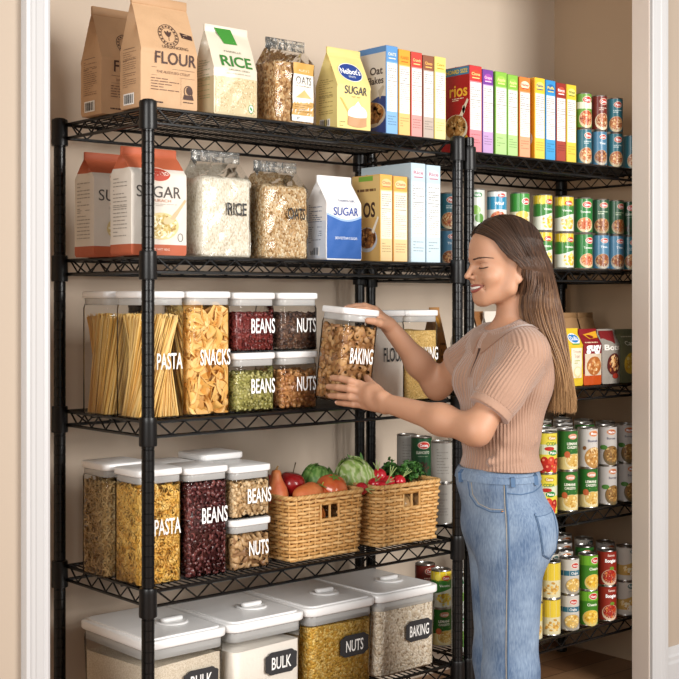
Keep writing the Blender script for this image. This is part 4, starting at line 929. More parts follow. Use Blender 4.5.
mb = MB(); ball(mb, (0, 0, 0), .056, .030, .031, 24, 14, f=lambda p: 1+.06*math.sin(p.x*5)+.05*noise.noise(p*3)); mb.build('skin', mat('sweet_potato_skin', '#c0622c', .6, var='#cf7a44', vscale=20, bump=.3, bscale=60), t, sharp=180)
t = thing('gourd', 'orange gourd with a narrow neck standing at the left end of the basket', 'gourd', (b0+.034, by+.105, zb+.128))
mb = MB(); lathe(mb, [(.012, 0), (.028, .008), (.036, .03), (.036, .05), (.029, .072), (.020, .088), (.0145, .102), (.0150, .110), (.011, .118), (0, .120)], 20, cap0=True, cap1=False); mb.build('skin', mat('gourd_skin', '#c9653a', .5, var='#d98a52', vscale=18, bump=.3, bscale=70), t, sharp=180)
mb = MB(); tube(mb, [(0, 0, .117), (.003, 0, .125), (.007, 0, .130)], [.004, .003, .0025], 6); mb.build('stem', mat('stem_gourd', '#8a6a3a', .7), t)

def leaf(mb, base, direction, up, L, Wd, curl=.3, wave=.1, n=8, m=6, th=.0008, ph=0, cup=.35):
    d = Vector(direction).normalized(); u = Vector(up); u = (u-d*u.dot(d)).normalized(); s_ = d.cross(u); V = []
    for side in (0, 1):
        for i in range(n+1):
            t_ = i/n; w_ = Wd*math.sin(PI*min(1, .12+.88*t_))**.7 if t_ < 1 else Wd*.08
            for j in range(m+1):
                v = -1+2*j/m; q = Vector(base)+d*(L*t_*(1-.25*curl*t_))+s_*(v*w_/2)-u*(curl*L*t_*t_*.6)+u*(cup*w_*.5*v*v+wave*Wd*math.sin(5*t_*PI+ph+j*2.2)*abs(v))
                V.append(tuple(q+u*(th if side else 0)))
    o = (n+1)*(m+1); F = []
    for i in range(n):
        for j in range(m):
            a, b, c, e = i*(m+1)+j, (i+1)*(m+1)+j, (i+1)*(m+1)+j+1, i*(m+1)+j+1; F += [(e, c, b, a), (a+o, b+o, c+o, e+o)]
    for i in range(n):
        for j in (0, m): a, b = i*(m+1)+j, (i+1)*(m+1)+j; F.append((a, b, b+o, a+o) if j == 0 else (b, a, a+o, b+o))
    mb.add(V, F)
def cabbage_mat(name, dark, light, vein):
    if name in MATS: return MATS[name]
    m = mat(name, dark, .45, bump=.3, bscale=40, bdist=.004); nt = m.node_tree; b = nt.nodes['Principled BSDF']; tc = nt.nodes.new('ShaderNodeTexCoord')
    wv = nt.nodes.new('ShaderNodeTexWave'); wv.inputs['Scale'].default_value = 16; wv.inputs['Distortion'].default_value = 14; wv.inputs['Detail'].default_value = 2
    r = nt.nodes.new('ShaderNodeValToRGB'); el = r.color_ramp.elements; el[0].color = L4(dark); el[0].position = .2; el[1].color = L4(vein); el[1].position = .95; e = el.new(.6); e.color = L4(light)
    nt.links.new(tc.outputs['Object'], wv.inputs['Vector']); nt.links.new(wv.outputs['Fac'], r.inputs['Fac']); nt.links.new(r.outputs['Color'], b.inputs['Base Color']); return m
def cabbage(name, label, x, y, z, L, r, ax, cols, n=14, seed=1):
    t = thing(name, label, 'cabbage', (x, y, z)); d = Vector(ax).normalized(); q = Vector((0, 0, 1)).rotation_difference(d).to_matrix(); rr_ = random.Random(seed)
    mb = MB(); ball(mb, (0, 0, 0), r, r, L/2, 26, 18, f=lambda p: 1+.05*noise.noise(p*2.2), rot=q); mb.build('head', cabbage_mat(name+'_head', *cols), t, sharp=180)
    for k in range(n):
        a = 2*PI*k/n+rr_.uniform(-.2, .2); V = []; F = []; nn, mm = 10, 7; ri = r*(1.02+.03*(k % 3)); span = .62; top = rr_.uniform(.70, .98)
        for side in (0, 1):
            for i in range(nn+1):
                for j in range(mm+1):
                    ph = PI*(1-.06-top*i/nn*.86); th_ = a+span*(-1+2*j/mm)*(.6+.4*math.sin(PI*i/nn)); rr2 = ri+(.0012 if side else 0)+.004*(i/nn)**2*math.sin(j*2.4+k)+.003*abs(-1+2*j/mm)**2
                    V.append(tuple(q @ Vector((math.sin(ph)*math.cos(th_)*rr2, math.sin(ph)*math.sin(th_)*rr2, math.cos(ph)*(L/2+(rr2-r))))))
        o = (nn+1)*(mm+1)
        for i in range(nn):
            for j in range(mm):
                a_, b_, c_, e_ = i*(mm+1)+j, (i+1)*(mm+1)+j, (i+1)*(mm+1)+j+1, i*(mm+1)+j+1; F += [(a_, b_, c_, e_), (e_+o, c_+o, b_+o, a_+o)]
        lm = MB(); lm.add(V, F); lm.build('leaf', cabbage_mat(name+'_leaf', *cols), t, sharp=180)
    return t
cabbage('green_cabbage', 'round green cabbage at the back right of the left basket', b0+.240, by+.170, zb+.190, .094, .046, (.5, -.1, .8), ('#5c8a3e', '#6c9648', '#82a65a'), 9, 2)
b1 = BX[1][0]
cabbage('napa_cabbage', 'large pale green napa cabbage leaning at the left of the right basket', b1+.050, by+.150, zb+.176, .150, .058, (-.30, .1, .75), ('#94b25c', '#adc578', '#ccd8a4'), 10, 5)
# potatoes that fill the right basket below the greens
for i, (dx, dy, dz) in enumerate(((.05, .05, .044), (.13, .05, .044), (.21, .05, .044), (.05, .19, .044), (.13, .19, .044), (.21, .19, .044), (.13, .12, .100), (.21, .12, .100), (.21, .05, .112), (.135, .045, .112))):
    fruit('potato', ('left end of the front', 'middle of the front', 'right end of the front', 'left end of the back', 'middle of the back', 'right end of the back', 'centre, one layer up', 'centre right, one layer up', 'front right, under the kale', 'front, under the radishes')[i].join(('potato low in the right basket at the ', '')) , 'potato', b1+dx, by+dy, zb+dz, .039, ('#9a7442', '#ab8552'), stem=None, dent=.02, rough=.7, group='potatoes under the greens in the right basket')
LEAFG = mat('leaf_green', '#3f6d2a', .5, var='#6a9a3e', vscale=30); LEAFD = mat('leaf_dark_green', '#24501f', .5, var='#4c7f34', vscale=40)
def radish(label, x, y, z, r, rot):
    t = thing('radish', label, 'radish', (x, y, z), 0, 'radishes in the right basket'); t.rotation_euler = rot
    mb = MB(); ball(mb, (0, 0, 0), r, r, r, 20, 14, f=lambda p: 1+.25*max(0, -p.z-.8)); tube(mb, [(0, 0, -r), (.001, 0, -r-.01), (.003, 0, -r-.022)], [.002, .001, .0004], 5)
    mb.build('root', mat('radish_skin', '#b81426', .25, var='#cf2434', vscale=12, coat=.4), t, sharp=180)
    mb = MB()
    for k in range(4):
        a = k*PI/2+r*100; tube(mb, [(0, 0, r*.9), (.004*math.cos(a), .004*math.sin(a), r+.012), (.010*math.cos(a), .010*math.sin(a), r+.030)], [.0018, .0014, .001], 5)
    mb.build('stalks', mat('radish_stalk', '#a9c27a', .5), t)
rz = zb+.176
for i, (px, dy, dz, r, rot, lb) in enumerate(((379, .10, .020, .0235, (.3, -.5, 0), 'topmost radish, standing highest in the right basket'), (374, .060, .004, .020, (.6, -.8, .4), 'radish just left of and below the topmost one'), (361.5, .050, -.002, .019, (1.5, -1.3, 0), 'radish lying at the left end of the right basket, against the napa cabbage'), (382, .045, -.004, .020, (.9, .2, 0), 'radish at the rim directly below the topmost one'), (388, .075, .002, .021, (.2, .3, .2), 'radish with pale upright stalks right of the topmost one'), (399, .075, .000, .021, (.4, .6, 0), 'rightmost radish, touching the curly kale'))):
    radish(lb, xa(px, BYS+dy), BYS+dy, rz+dz, r, rot)
# scallions behind, dark beet, kale
t = thing('leek', 'green leek leaves standing between the napa cabbage and the radishes', 'leek', (b1+.108, by+.20, zb+.105)); mb = MB()
for k in range(7): leaf(mb, (.004*k-.012, 0, .05), (-.5+.13*k, .05, 1.0), (0, -1, .3), .085+.012*(k % 3), .024, curl=.3, wave=.05, ph=k)
mb.build('leaves', LEAFG, t, sharp=180)
mb = MB(); lathe(mb, [(0, 0), (.010, .002), (.011, .03), (.014, .06), (.0, .065)], 14, cap0=False, cap1=False); mb.build('stalk', mat('leek_white', '#dfe6c8', .5), t)
fruit('red_onion', 'dark purple onion at the back of the right basket', 'onion', xa(389, BYS+.19), BYS+.19, zb+.182, .032, ('#43304a', '#5a4060'), stem='#7a6a5a', stem_len=.012, dent=.02, squash=1.02)
t = thing('curly_kale', 'dark green curly kale heaped at the right of the right basket', 'kale', (b1+.200, by+.110, zb+.170)); rk = random.Random(3)
for k in range(15):
    a = rk.uniform(0, 2*PI); el_ = rk.uniform(.15, 1.1); mb = MB(); dd = Vector((math.cos(a)*math.cos(el_), math.sin(a)*math.cos(el_)*.9, math.sin(el_)))
    tube(mb, [(0, 0, 0), tuple(dd*.03), tuple(dd*.055)], [.003, .0025, .001], 5)
    for q in range(11):
        an = rk.uniform(0, 2*PI); o_ = dd*(.036+.003*q)+Vector((rk.uniform(-1, 1), rk.uniform(-1, 1), rk.uniform(-1, 1)))*.010
        ld = (dd*.6+Vector((math.cos(an), math.sin(an), rk.uniform(-.4, .8)))).normalized(); leaf(mb, o_, ld, (rk.uniform(-1, 1), rk.uniform(-1, 1), 1), .019, .022, curl=.9, wave=.22, n=5, m=5, ph=q, cup=.7)
    mb.build('frond', LEAFD, t, sharp=180)

# ------------------------------------------------------------------ food cans
TIN = mat('tin_metal', '#b9b6b2', .28, metal=1)
def can_wrap(r):
    return lambda x, y, o: ((r+o)*math.sin(x/r), -(r+o)*math.cos(x/r), y)
def can_art(kind, r, h, seed=0):
    a = Art(); w = PI*r; full = (-w, .004, w, h-.004)
    def base(c, l=0, z0=.004, z1=None): a.rect(-w, z0, w, (h-.004) if z1 is None else z1, c, l, 40, 1)
    def logo(c='#c22a22', y=.80, x=.1, rx=.52, ry=.085, t='Selmo', tc='#ffffff', rim=None):
        if rim: a.ell(x*r, h*y, r*(rx+.06), h*(ry+.015), rim, 2.5, 18)
        a.ell(x*r, h*y, r*rx, h*ry, c, 3, 18); a.text(t, x*r, h*y, h*ry*.95, tc, 5, w=r*rx*1.4, bold=.02)
    def bowl(rim, cols, y=.24, rx=.85, ry=.17, x=.15, n=34): a.bowl(x*r, h*y, r*rx, h*ry, rim, cols, 3, n, seed)
    PS = ['#d9b25c', '#eccf86', '#c4923e', '#f4e0a8']
    if kind == 'green_cream':
        base('#2f6b2a'); a.band(-w, w, lambda x: .004, lambda x: h*.36+h*.05*math.sin(x/r*1.2+.6), '#e2cf8e', 1, 36); logo('#d99a7c', .84, .15, .5, .07, 'Lemoa'); a.text('LEMANE', .1*r, h*.665, h*.065, '#f2f4e4', 4, w=r*1.15, bold=.03); a.text('CARZETO', .12*r, h*.575, h*.06, '#f2f4e4', 4, w=r*1.15, bold=.03)
        a.rect(-.1*r, h*.48, .7*r, h*.50, '#9ac05a', 4); bowl('#e8dcae', PS, .25, .8, .16, .25); a.ell(-.45*r, h*.40, r*.28, h*.08, '#c2643a', 7)
    elif kind == 'yellow_tomato':
        base('#e2d24a'); a.band(-w, w, lambda x: h*.46, lambda x: h*.70, '#d8dfc8', 1, 30); logo('#c8a42c', .86, .2, .5, .06, 'Canco'); a.text('CCIDA', .15*r, h*.72, h*.08, '#5a8a2c', 4, w=r*1.1, bold=.03)
        a.ell(-.1*r, h*.60, r*.5, h*.05, '#b8281e', 3); a.ell(.3*r, h*.50, r*.5, h*.07, '#2f8a3a', 3); a.text('Pidos', .3*r, h*.50, h*.06, '#ffffff', 5, w=r*.7, bold=.03)
        for i, (x, y) in enumerate(((-.6, .30), (.1, .30), (.75, .26), (-.25, .14), (.5, .12), (-.8, .12))): a.ell(x*r, h*y, r*.38, h*.11, ('#b8241c', '#d0442c', '#a61d18')[i % 3], 3+i*.3); a.ell((x-.08)*r, h*(y+.03), r*.12, h*.03, '#e88a6c', 6)
    elif kind == 'white_pasta':
        base('#cfcbc6'); logo('#cf7a4a', .86, .22, .5, .065, 'Mazoa', rim='#e0b08a'); a.text('Basicata', .15*r, h*.68, h*.06, '#5c5f78', 4, w=r*1.15, bold=.02); a.rect(0, h*.60, .6*r, h*.615, '#a09ca8', 4)
        bowl('#b4874c', ['#c8944e', '#e0b87a', '#a6702e', '#efd6a4'], .29, .88, .22, .25, 44); a.ell(-.75*r, h*.50, r*.18, h*.05, '#8a5a32', 7)
    elif kind == 'grey_stew':
        base('#b9b4b0'); logo('#b0603c', .85, .22, .46, .06, 'Mazoa', rim='#d0a07c'); a.text('Burcata', .2*r, h*.69, h*.055, '#5c5a66', 4, w=r*.95, bold=.02)
        bowl('#6a5a3c', ['#8a6434', '#b08a50', '#5c4222', '#c4a468'], .28, .82, .21, .28, 44); a.ell(-.6*r, h*.46, r*.38, h*.06, '#4a7a34', 7)
    elif kind == 'blue_corn':
        base('#c9c6be'); a.band(-w, w, lambda x: h*.52, lambda x: h*.66, '#2f6a80', 1, 30); a.text('Chable', .25*r, h*.59, h*.07, '#f0f4f4', 4, w=r*.8, bold=.02); logo('#c23a2c', .80, .3, .42, .07, 'Hunra', rim='#efe6d6'); bowl('#a09a8c', PS, .26, .84, .19, .2)
    elif kind == 'green_corn':
        base('#3f7f22'); a.band(-w, w, lambda x: h*.70, lambda x: h-.004, '#6fae2c', 1, 30); logo('#c8281e', .83, .35, .48, .08, 'Hunra', rim='#f0e8d0'); a.text('Cheanie', .2*r, h*.60, h*.075, '#f0f6e0', 4, w=r*1.1, bold=.03); bowl('#d9c47a', ['#e6b93a', '#f0d05a', '#c8922a', '#f6e08a'], .25, .86, .19, .15)
    elif kind == 'red_soup':
        base('#8e2a1e'); a.text('Sannis', .3*r, h*.87, h*.06, '#f0d8cc', 4, w=r*.8, bold=.02); a.text('Boogies', .25*r, h*.72, h*.095, '#ffffff', 4, w=r*1.2, bold=.04); bowl('#d9c0a4', ['#a3241a', '#c24a2a', '#7c1814', '#d98a4c'], .27, .82, .19, .2); a.ell(.35*r, h*.50, r*.25, h*.05, '#6a8a2c', 7)
    elif kind == 'cream_white':
        base('#d5cfc4'); a.band(-w, w, lambda x: h*.18, lambda x: h*.52+h*.05*math.sin(x/r*1.7), '#cda75c', 1, 36); logo('#1f5f5c', .86, .42, .42, .07, 'Pidet'); a.lines(.1*r, h*.66, .8*r, h*.74, 2, '#8a8e96', 3, .3); a.food(0, h*.32, r*.9, h*.14, ['#e0b75e', '#f0d694', '#c4923e', '#efe2c0'], 3, 26, .2, seed); a.ell(.3*r, h*.22, r*.34, h*.09, '#efe6d4', 6)
    elif kind == 'cream_yellow':
        base('#d8d0a8'); a.band(-w, w, lambda x: h*.50, lambda x: h-.004, '#ddc23c', 1, 30); a.food(0, h*.3, r*.9, h*.2, ['#e0b75e', '#f0d694', '#c4923e'], 3, 26, .2, seed)
    elif kind == 'yellow_green':
        base('#dde0d2'); a.band(-w, w, lambda x: h*.70, lambda x: h-.004, '#e0c42e', 1, 30); a.band(-w, w, lambda x: h*.45+h*.06*math.sin(x/r*1.3), lambda x: h*.74, '#3a7f34', 1.4, 36); logo('#c8482e', .80, .35, .46, .07, 'Comna'); a.text('Vegetina', .2*r, h*.60, h*.06, '#f0f6e8', 4, w=r*1.1, bold=.02)
        a.food(.2*r, h*.25, r*.85, h*.17, ['#e8c83a', '#f0dc6a', '#e9e2b8', '#d0a42a'], 3, 36, .22, seed); a.ell(-.5*r, h*.82, r*.3, h*.09, '#f4e05a', 4)
    elif kind == 'green_pasta':
        base('#2a7a38'); logo('#c83a30', .80, .35, .52, .08, 'Goms', rim='#f0dcc4'); a.text('Tomatoes', .15*r, h*.60, h*.06, '#eaf4e4', 4, w=r*1.15, bold=.02); bowl('#e0c8a0', ['#c86a3c', '#e0a46a', '#b44a2a', '#efd0a4'], .26, .82, .17, .1)
    elif kind == 'darkgreen_stew':
        base('#2c5238'); logo('#b03a30', .82, .3, .46, .07, 'Goms', rim='#d9c4a4'); a.lines(-.4*r, h*.55, .8*r, h*.66, 2, '#b8c8a8', 4, .4); bowl('#a08a68', ['#8a4a26', '#b8824c', '#6a3418', '#c89a64'], .26, .82, .18, .1)
    elif kind == 'blue_stew':
        base('#4a7a98'); logo('#b84038', .82, .3, .44, .06, 'Goms', rim='#d9d4cc'); a.text('Tinas', .2*r, h*.64, h*.06, '#e8f0f4', 4, w=r*.8, bold=.02); bowl('#b0a898', ['#8a4a26', '#b8824c', '#6a3418', '#c89a64'], .26, .82, .18, .1)
    elif kind == 'teal_soup':
        base('#2f6a78'); logo('#c04a3a', .80, .2, .5, .08, 'Pinna', rim='#e0d0bc'); a.lines(-.4*r, h*.56, .7*r, h*.66, 2, '#d0e0e0', 4, .4); bowl('#c8b490', ['#b86a3c', '#d9a06a', '#8a3a22', '#e8c890'], .27, .84, .19, 0)
    elif kind == 'green_top':
        base('#6a9a3c'); a.band(-w, w, lambda x: h*.55, lambda x: h*.74, '#dfe4cc', 1, 30); logo('#c8342a', .80, .1, .6, .09, 'Cento', rim='#f0e0c8'); bowl('#d9c49a', ['#b8542c', '#d98a5a', '#8a3018', '#e8b884'], .29, .86, .21, 0)
    elif kind == 'maroon':
        base('#6e2a22'); logo('#b8382c', .82, .25, .52, .08, 'Cento', rim='#e0c8b0'); a.lines(-.4*r, h*.56, .7*r, h*.66, 2, '#e0c8b8', 4, .4); bowl('#d9c8a8', ['#a8623a', '#cfa070', '#7a3a20', '#e4c498'], .28, .86, .2, .1)
    elif kind == 'cyan_soup':
        base('#d8dcd8'); a.band(-w, w, lambda x: h*.50, lambda x: h*.84, '#2f8ab0', 1, 30); logo('#c83a30', .87, .35, .42, .055, 'Goms'); a.text('Wibelf', .1*r, h*.66, h*.08, '#f0f6f8', 4, w=r*1.0, bold=.03); bowl('#d9c8a8', ['#b8542c', '#d98a5a', '#8a3018', '#e8b884'], .26, .84, .19, 0)
    elif kind == 'green_white':
        base('#3f8f3a'); a.band(-w, w, lambda x: .004, lambda x: h*.48, '#e8dfc0', 1, 30); logo('#c8342a', .76, .4, .46, .08, 'Goms', rim='#f0e8d8'); a.ell(0, h*.40, r*.7, h*.10, '#e4c45a', 4); bowl('#e0d4ac', PS, .2, .7, .13, .1)
    elif kind == 'dark_green':
        base('#1f4a2c'); logo('#c83226', .80, .2, .56, .08, 'Cosena', rim='#e8c8b8'); a.text('ELIANCRITO', .1*r, h*.62, h*.07, '#d9dcc8', 4, w=r*1.3, bold=.02); a.lines(-.4*r, h*.50, .6*r, h*.54, 1, '#8aa080', 4, .4); a.food(0, h*.22, r*.8, h*.16, ['#3a2a20', '#5a3a24', '#2a3a24'], 3, 26, .2, seed)
    elif kind == 'grey_plain':
        base('#a9a59e'); a.lines(-.6*r, h*.2, .6*r, h*.85, 9, '#8a8680', 3, .3, 4)
    elif kind == 'white_veg':
        base('#d4d8d0'); logo('#4a8a5a', .84, .1, .5, .07, 'Verda'); a.ell(-.1*r, h*.45, r*.5, h*.12, '#7fae4a', 3); a.ell(.3*r, h*.24, r*.5, h*.12, '#5f9440', 3)
    return a
CANM = {}
def can(kind, r, h, label, x, y, z, group, turn=0):
    key = (kind, r, h)
    if key not in CANM:
        t = thing('food_can', label, 'can', (x, y, z), 0, group); mb = MB()
        lathe(mb, [(0, .002), (r-.004, .002), (r-.003, 0), (r-.0002, 0), (r+.0004, .0015), (r-.0006, .0035), (r-.0006, h-.0035), (r+.0004, h-.0015), (r-.0002, h), (r-.003, h), (r-.004, h-.003), (r*.72, h-.0035), (r*.68, h-.0028), (r*.4, h-.0028), (0, h-.0028)], 32, cap0=False, cap1=False)
        mb.build('can_body', TIN, t, sharp=30); can_art(kind, r, h, len(CANM)+1).build('paper_label', can_wrap(r), GLOSS, t, off=.0002, step=.00014); CANM[key] = t
    else: t = dup(CANM[key], (x, y, z), 0, label, group)
    t.rotation_euler = (0, 0, math.radians(-34+turn)); return t
KN = {'green_cream': 'dark green and cream', 'yellow_tomato': 'yellow tomato', 'white_pasta': 'white', 'grey_stew': 'grey stew', 'blue_corn': 'white and blue banded', 'green_corn': 'bright green corn', 'red_soup': 'dark red', 'cream_white': 'off-white and gold', 'cream_yellow': 'pale yellow', 'yellow_green': 'yellow and green', 'green_pasta': 'green', 'darkgreen_stew': 'dark green stew', 'blue_stew': 'slate blue stew', 'teal_soup': 'teal', 'green_top': 'light green', 'maroon': 'maroon', 'cyan_soup': 'white and cyan', 'green_white': 'green and white', 'dark_green': 'very dark green', 'grey_plain': 'plain grey', 'white_veg': 'white vegetable'}
ORD = ['leftmost', 'second', 'third', 'fourth', 'fifth', 'sixth', 'seventh', 'eighth', 'ninth']
def can_wall(shelf, z, r, h, cols, rows, y0, dy, group, turns=None):
    "cols: (x, upper kind, lower kind); one stack of two per column and row"
    n = len(cols)
    for j in range(rows):
        for i, (x, up, lo) in enumerate(cols):
            where = ('front row' if j == 0 else f'row {("", "two", "three", "four")[j]} from the front')
            for lv, kd in ((0, lo), (1, up)):
                if kd is None: continue
                k = kd if j == 0 else ('white_pasta', 'green_cream', 'grey_stew', 'cream_white')[(i+j) % 4]
                lb = f'{KN[k]} can, {"upper" if lv else "lower"}, {ORD[i]} from left, {where}, {shelf}'
                xj = x+(.012*((i*7+j*3) % 3-1) if j else 0)
                can(k, r, h, lb, xj, y0+dy*j+(R.uniform(-.004, .004) if lv == 0 or True else 0)*0, z+EPS+lv*(h+.0008), group, turn=R.uniform(-12, 12))
Yf = .045
def cxs(edges, Y): return [(xa(a, Y)+xa(b, Y))/2 for a, b in zip(edges[:-1], edges[1:])]
# fourth shelf of the right unit
c4 = cxs((515, 536, 557, 577.5, 597.5, 616, 635), Yf)
can_wall('fourth shelf', R4, .0345, .136, list(zip(c4, ('yellow_tomato', 'yellow_tomato', 'green_cream', 'white_pasta', 'grey_stew', 'grey_stew'), ('yellow_tomato', 'yellow_tomato', 'green_cream', 'green_cream', 'grey_stew', 'grey_stew'))), 4, Yf, .098, 'cans on the fourth shelf')
# lowest shelf
c5 = cxs((523, 541, 559.5, 578.5, 597, 616, 635), Yf)
can_wall('lowest shelf', R5, .0335, .121, list(zip(c5, ('cream_yellow', 'cream_yellow', 'blue_corn', 'green_corn', 'red_soup', 'cream_white'), ('cream_yellow', 'cream_yellow', 'blue_corn', 'green_corn', 'red_soup', 'cream_white'))), 4, Yf, .098, 'cans on the lowest shelf')
# second shelf
c2 = cxs((464, 485, 508, 531, 554, 574, 592, 607.5, 622, 636), Yf)
can_wall('second shelf', R2, .0315, .121, list(zip(c2, ('white_veg', 'cyan_soup', 'green_white', 'yellow_green', 'yellow_green', 'green_pasta', 'darkgreen_stew', 'darkgreen_stew', 'dark_green'), ('white_veg', 'cyan_soup', 'green_white', 'yellow_green', 'yellow_green', 'green_pasta', 'blue_stew', 'blue_stew', 'teal_soup'))), 1, Yf, .1, 'cans on the second shelf')
# top shelf
ct = cxs((575.5, 590.5, 606.5, 622.5), Yf)
can_wall('top shelf', R1, .0285, .121, list(zip(ct, ('green_top', 'maroon', 'teal_soup'), ('teal_soup', 'blue_stew', 'teal_soup'))), 1, Yf, .1, 'cans on the top shelf')
can('teal_soup', .0285, .121, 'single teal can against the door jamb on the top shelf', xa(631, Yf), Yf, R1+EPS, 'cans on the top shelf', 8)
# cans seen through the left unit, along the left edge of the right unit
def stack(px, Y, r, h, z, kinds, where, group):
    for lv, k in enumerate(kinds):
        can(k, r, h, f'{KN[k]} can, {("lower", "upper", "topmost")[lv]} of {where}', xa(px, Y), Y, z+EPS+lv*(h+.0008), group, turn=R.uniform(-8, 8))
stack(448.5, .150, .031, .118, R2, ('blue_stew', 'teal_soup'), 'the pair right of the pale blue boxes', 'cans on the second shelf')
stack(421.5, .285, .034, .130, R4, ('dark_green', 'dark_green'), 'the pair behind the greens', 'cans on the fourth shelf'); stack(407, .370, .034, .130, R4, ('grey_plain', 'grey_plain'), 'the pair left of the dark green can', 'cans on the fourth shelf'); stack(441.5, .145, .034, .130, R4, ('grey_plain', 'grey_plain'), 'the pair right of the dark green can', 'cans on the fourth shelf')
stack(441, .190, .033, .121, R5, ('green_cream', 'yellow_green'), 'the pair beside the oats bin', 'cans on the lowest shelf'); stack(462, .095, .033, .121, R5, ('white_veg', 'white_veg'), 'the pair seen between the two front posts', 'cans on the lowest shelf'); stack(425, .290, .033, .121, R5, ('grey_plain', 'maroon'), 'the pair behind the lid of the oats bin', 'cans on the lowest shelf')

# ------------------------------------------------------------------ pouches on the third shelf of the right unit
GP = 'pouches on the third shelf'
def pouch(label, px0, px1, Y0, D, H, seed, base, art, side=None, bands=(), folded=None, mt=None, name='food_pouch', cat='bag', h1=.45):
    X0, X1 = xa(px0, Y0), xa(px1, Y0); return band_bag(name, label, cat, X1-X0-.002, D, H, (X0+X1)/2, Y0+D/2, R3, seed, GP, base, mt or FOIL, art, side, folded, h1=h1, bands=bands, bulge=.007)
def art_y(a, W, H):
    a.ell(0, H*.82, W*.36, H*.095, '#f0f2f4', 2); a.ell(0, H*.83, W*.30, H*.075, '#2f7fc4', 3); a.text('Dolfa', 0, H*.83, H*.07, '#ffffff', 4, w=W*.46, bold=.02); a.rect(-W*.25, H*.72, W*.2, H*.74, '#5aa84a', 3)
    a.rect(-W*.36, H*.14, W*.36, H*.66, '#efe6d0', 1, 6, 10); a.text('Trinoma', 0, H*.60, H*.05, '#c8a48c', 3, w=W*.5); a.text('Traer', 0, H*.52, H*.06, '#c8a48c', 3, w=W*.4); a.lines(-W*.2, H*.38, W*.2, H*.46, 2, '#b8c26a', 3, .4); a.ell(W*.05, H*.24, W*.28, H*.10, '#e9d9a4', 3); a.ell(W*.05, H*.25, W*.22, H*.07, '#f4ecc8', 4)
pouch('yellow food bag with a blue oval badge, beside the long hair', 568, 583, .035, .05, .195, 21, '#e2c030', art_y, h1=.7)
def art_r(a, W, H):
    a.poly([(-W*.3, H*.90), (W*.45, H*.96), (W*.45, H*.84), (-W*.1, H*.82)], '#e0a42c', 2); a.lines(-W*.4, H*.74, W*.3, H*.78, 1, '#e8c8a8', 3, .5); a.text('gugy', W*.02, H*.66, H*.10, '#ffffff', 4, w=W*.84, bold=.04)
    a.rect(-W*.46, H*.17, W*.46, H*.56, '#d9c8b0', 1, 6, 8); a.ell(W*.02, H*.34, W*.40, H*.17, '#b06a34', 3); a.food(W*.02, H*.34, W*.36, H*.15, ['#e0b078', '#c8854a', '#f0d0a0', '#b0683a'], 4, 34, .2, 9)
pouch('red and white food bag with orange foot, right of the yellow bag', 583.5, 601.5, .035, .05, .192, 23, '#8a1f26', art_r, bands=((0, .20, '#c2501e'),), h1=.7)
def art_g(a, W, H):
    a.poly([(-W*.45, H*.97), (W*.35, H*.97), (W*.2, H*.74), (-W*.45, H*.62)], '#7c2426', 2); a.text('Bots', W*.0, H*.67, H*.10, '#f0ece4', 4, w=W*.84, bold=.03); a.ell(W*.08, H*.36, W*.36, H*.20, '#5a2420', 3); a.food(W*.08, H*.36, W*.30, H*.17, ['#c8945c', '#a8683a', '#e0b884'], 4, 32, .22, 12); a.ell(W*.2, H*.14, W*.16, H*.05, '#a83a2c', 5)
pouch('grey and maroon food bag with an oval of nuts on its front', 602, 620, .035, .05, .190, 25, '#9a938a', art_g, h1=.7)
def art_k(a, W, H):
    a.text('Cass', 0, H*.74, H*.08, '#e0dcc8', 4, w=W*.6, bold=.02); a.lines(-W*.3, H*.84, W*.3, H*.88, 1, '#c8c4a8', 3, .5); a.ell(W*.0, H*.36, W*.36, H*.20, '#d9b43c', 3); a.food(0, H*.36, W*.3, H*.16, ['#e8c85a', '#c89a2c', '#f0dc84'], 4, 24, .24, 14)
pouch('olive green food bag at the right end of the pouches, by the jamb', 620.5, 638, .035, .05, .188, 27, '#6c6e52', art_k, h1=.7)
blank = lambda a, W, H: a.rect(-W*.2, H*.5, W*.2, H*.6, '#a98258', 1)
for i, (p0, p1, lb) in enumerate(((570, 584, 'plain brown paper bag with folded top behind the yellow food bag'), (585, 600, 'plain brown paper bag with folded top behind the red and white bag'))):
    pouch(lb, p0, p1, .19, .07, .245, 31+i, '#a9825a', blank, folded='#9c764e', mt=KRAFT, name='paper_bag')
kr = lambda a, W, H: (a.rect(-W*.35, H*.2, W*.35, H*.7, '#b5793e', 1, 4, 4), a.lines(-W*.3, H*.3, W*.3, H*.6, 4, '#6a4420', 2, .35), a.ell(0, H*.82, W*.2, H*.06, '#d99a3a', 2))
pouch('brown paper bag with an orange mark just right of the grain jar', 438, 448, .155, .08, .268, 35, '#a37440', kr, mt=KRAFT, name='paper_bag')
wh = lambda a, W, H: (a.rect(-W*.4, H*.1, W*.4, H*.55, '#cbb391', 1, 4, 4), a.lines(-W*.3, H*.2, W*.3, H*.5, 4, '#8a6a44', 2, .35))
for i, (p0, p1, y_, c, lb) in enumerate(((463, 479, .04, '#cfc5b6', 'cream pouch behind the chin of the woman, left of three'), (480, 489, .06, '#8f6038', 'brown pouch between two cream pouches behind the chin'), (490, 503, .04, '#d8d0c4', 'cream pouch behind the neck of the woman'))):
    pouch(lb, p0, p1, y_, .055, .255, 41+i, c, wh, h1=.6)

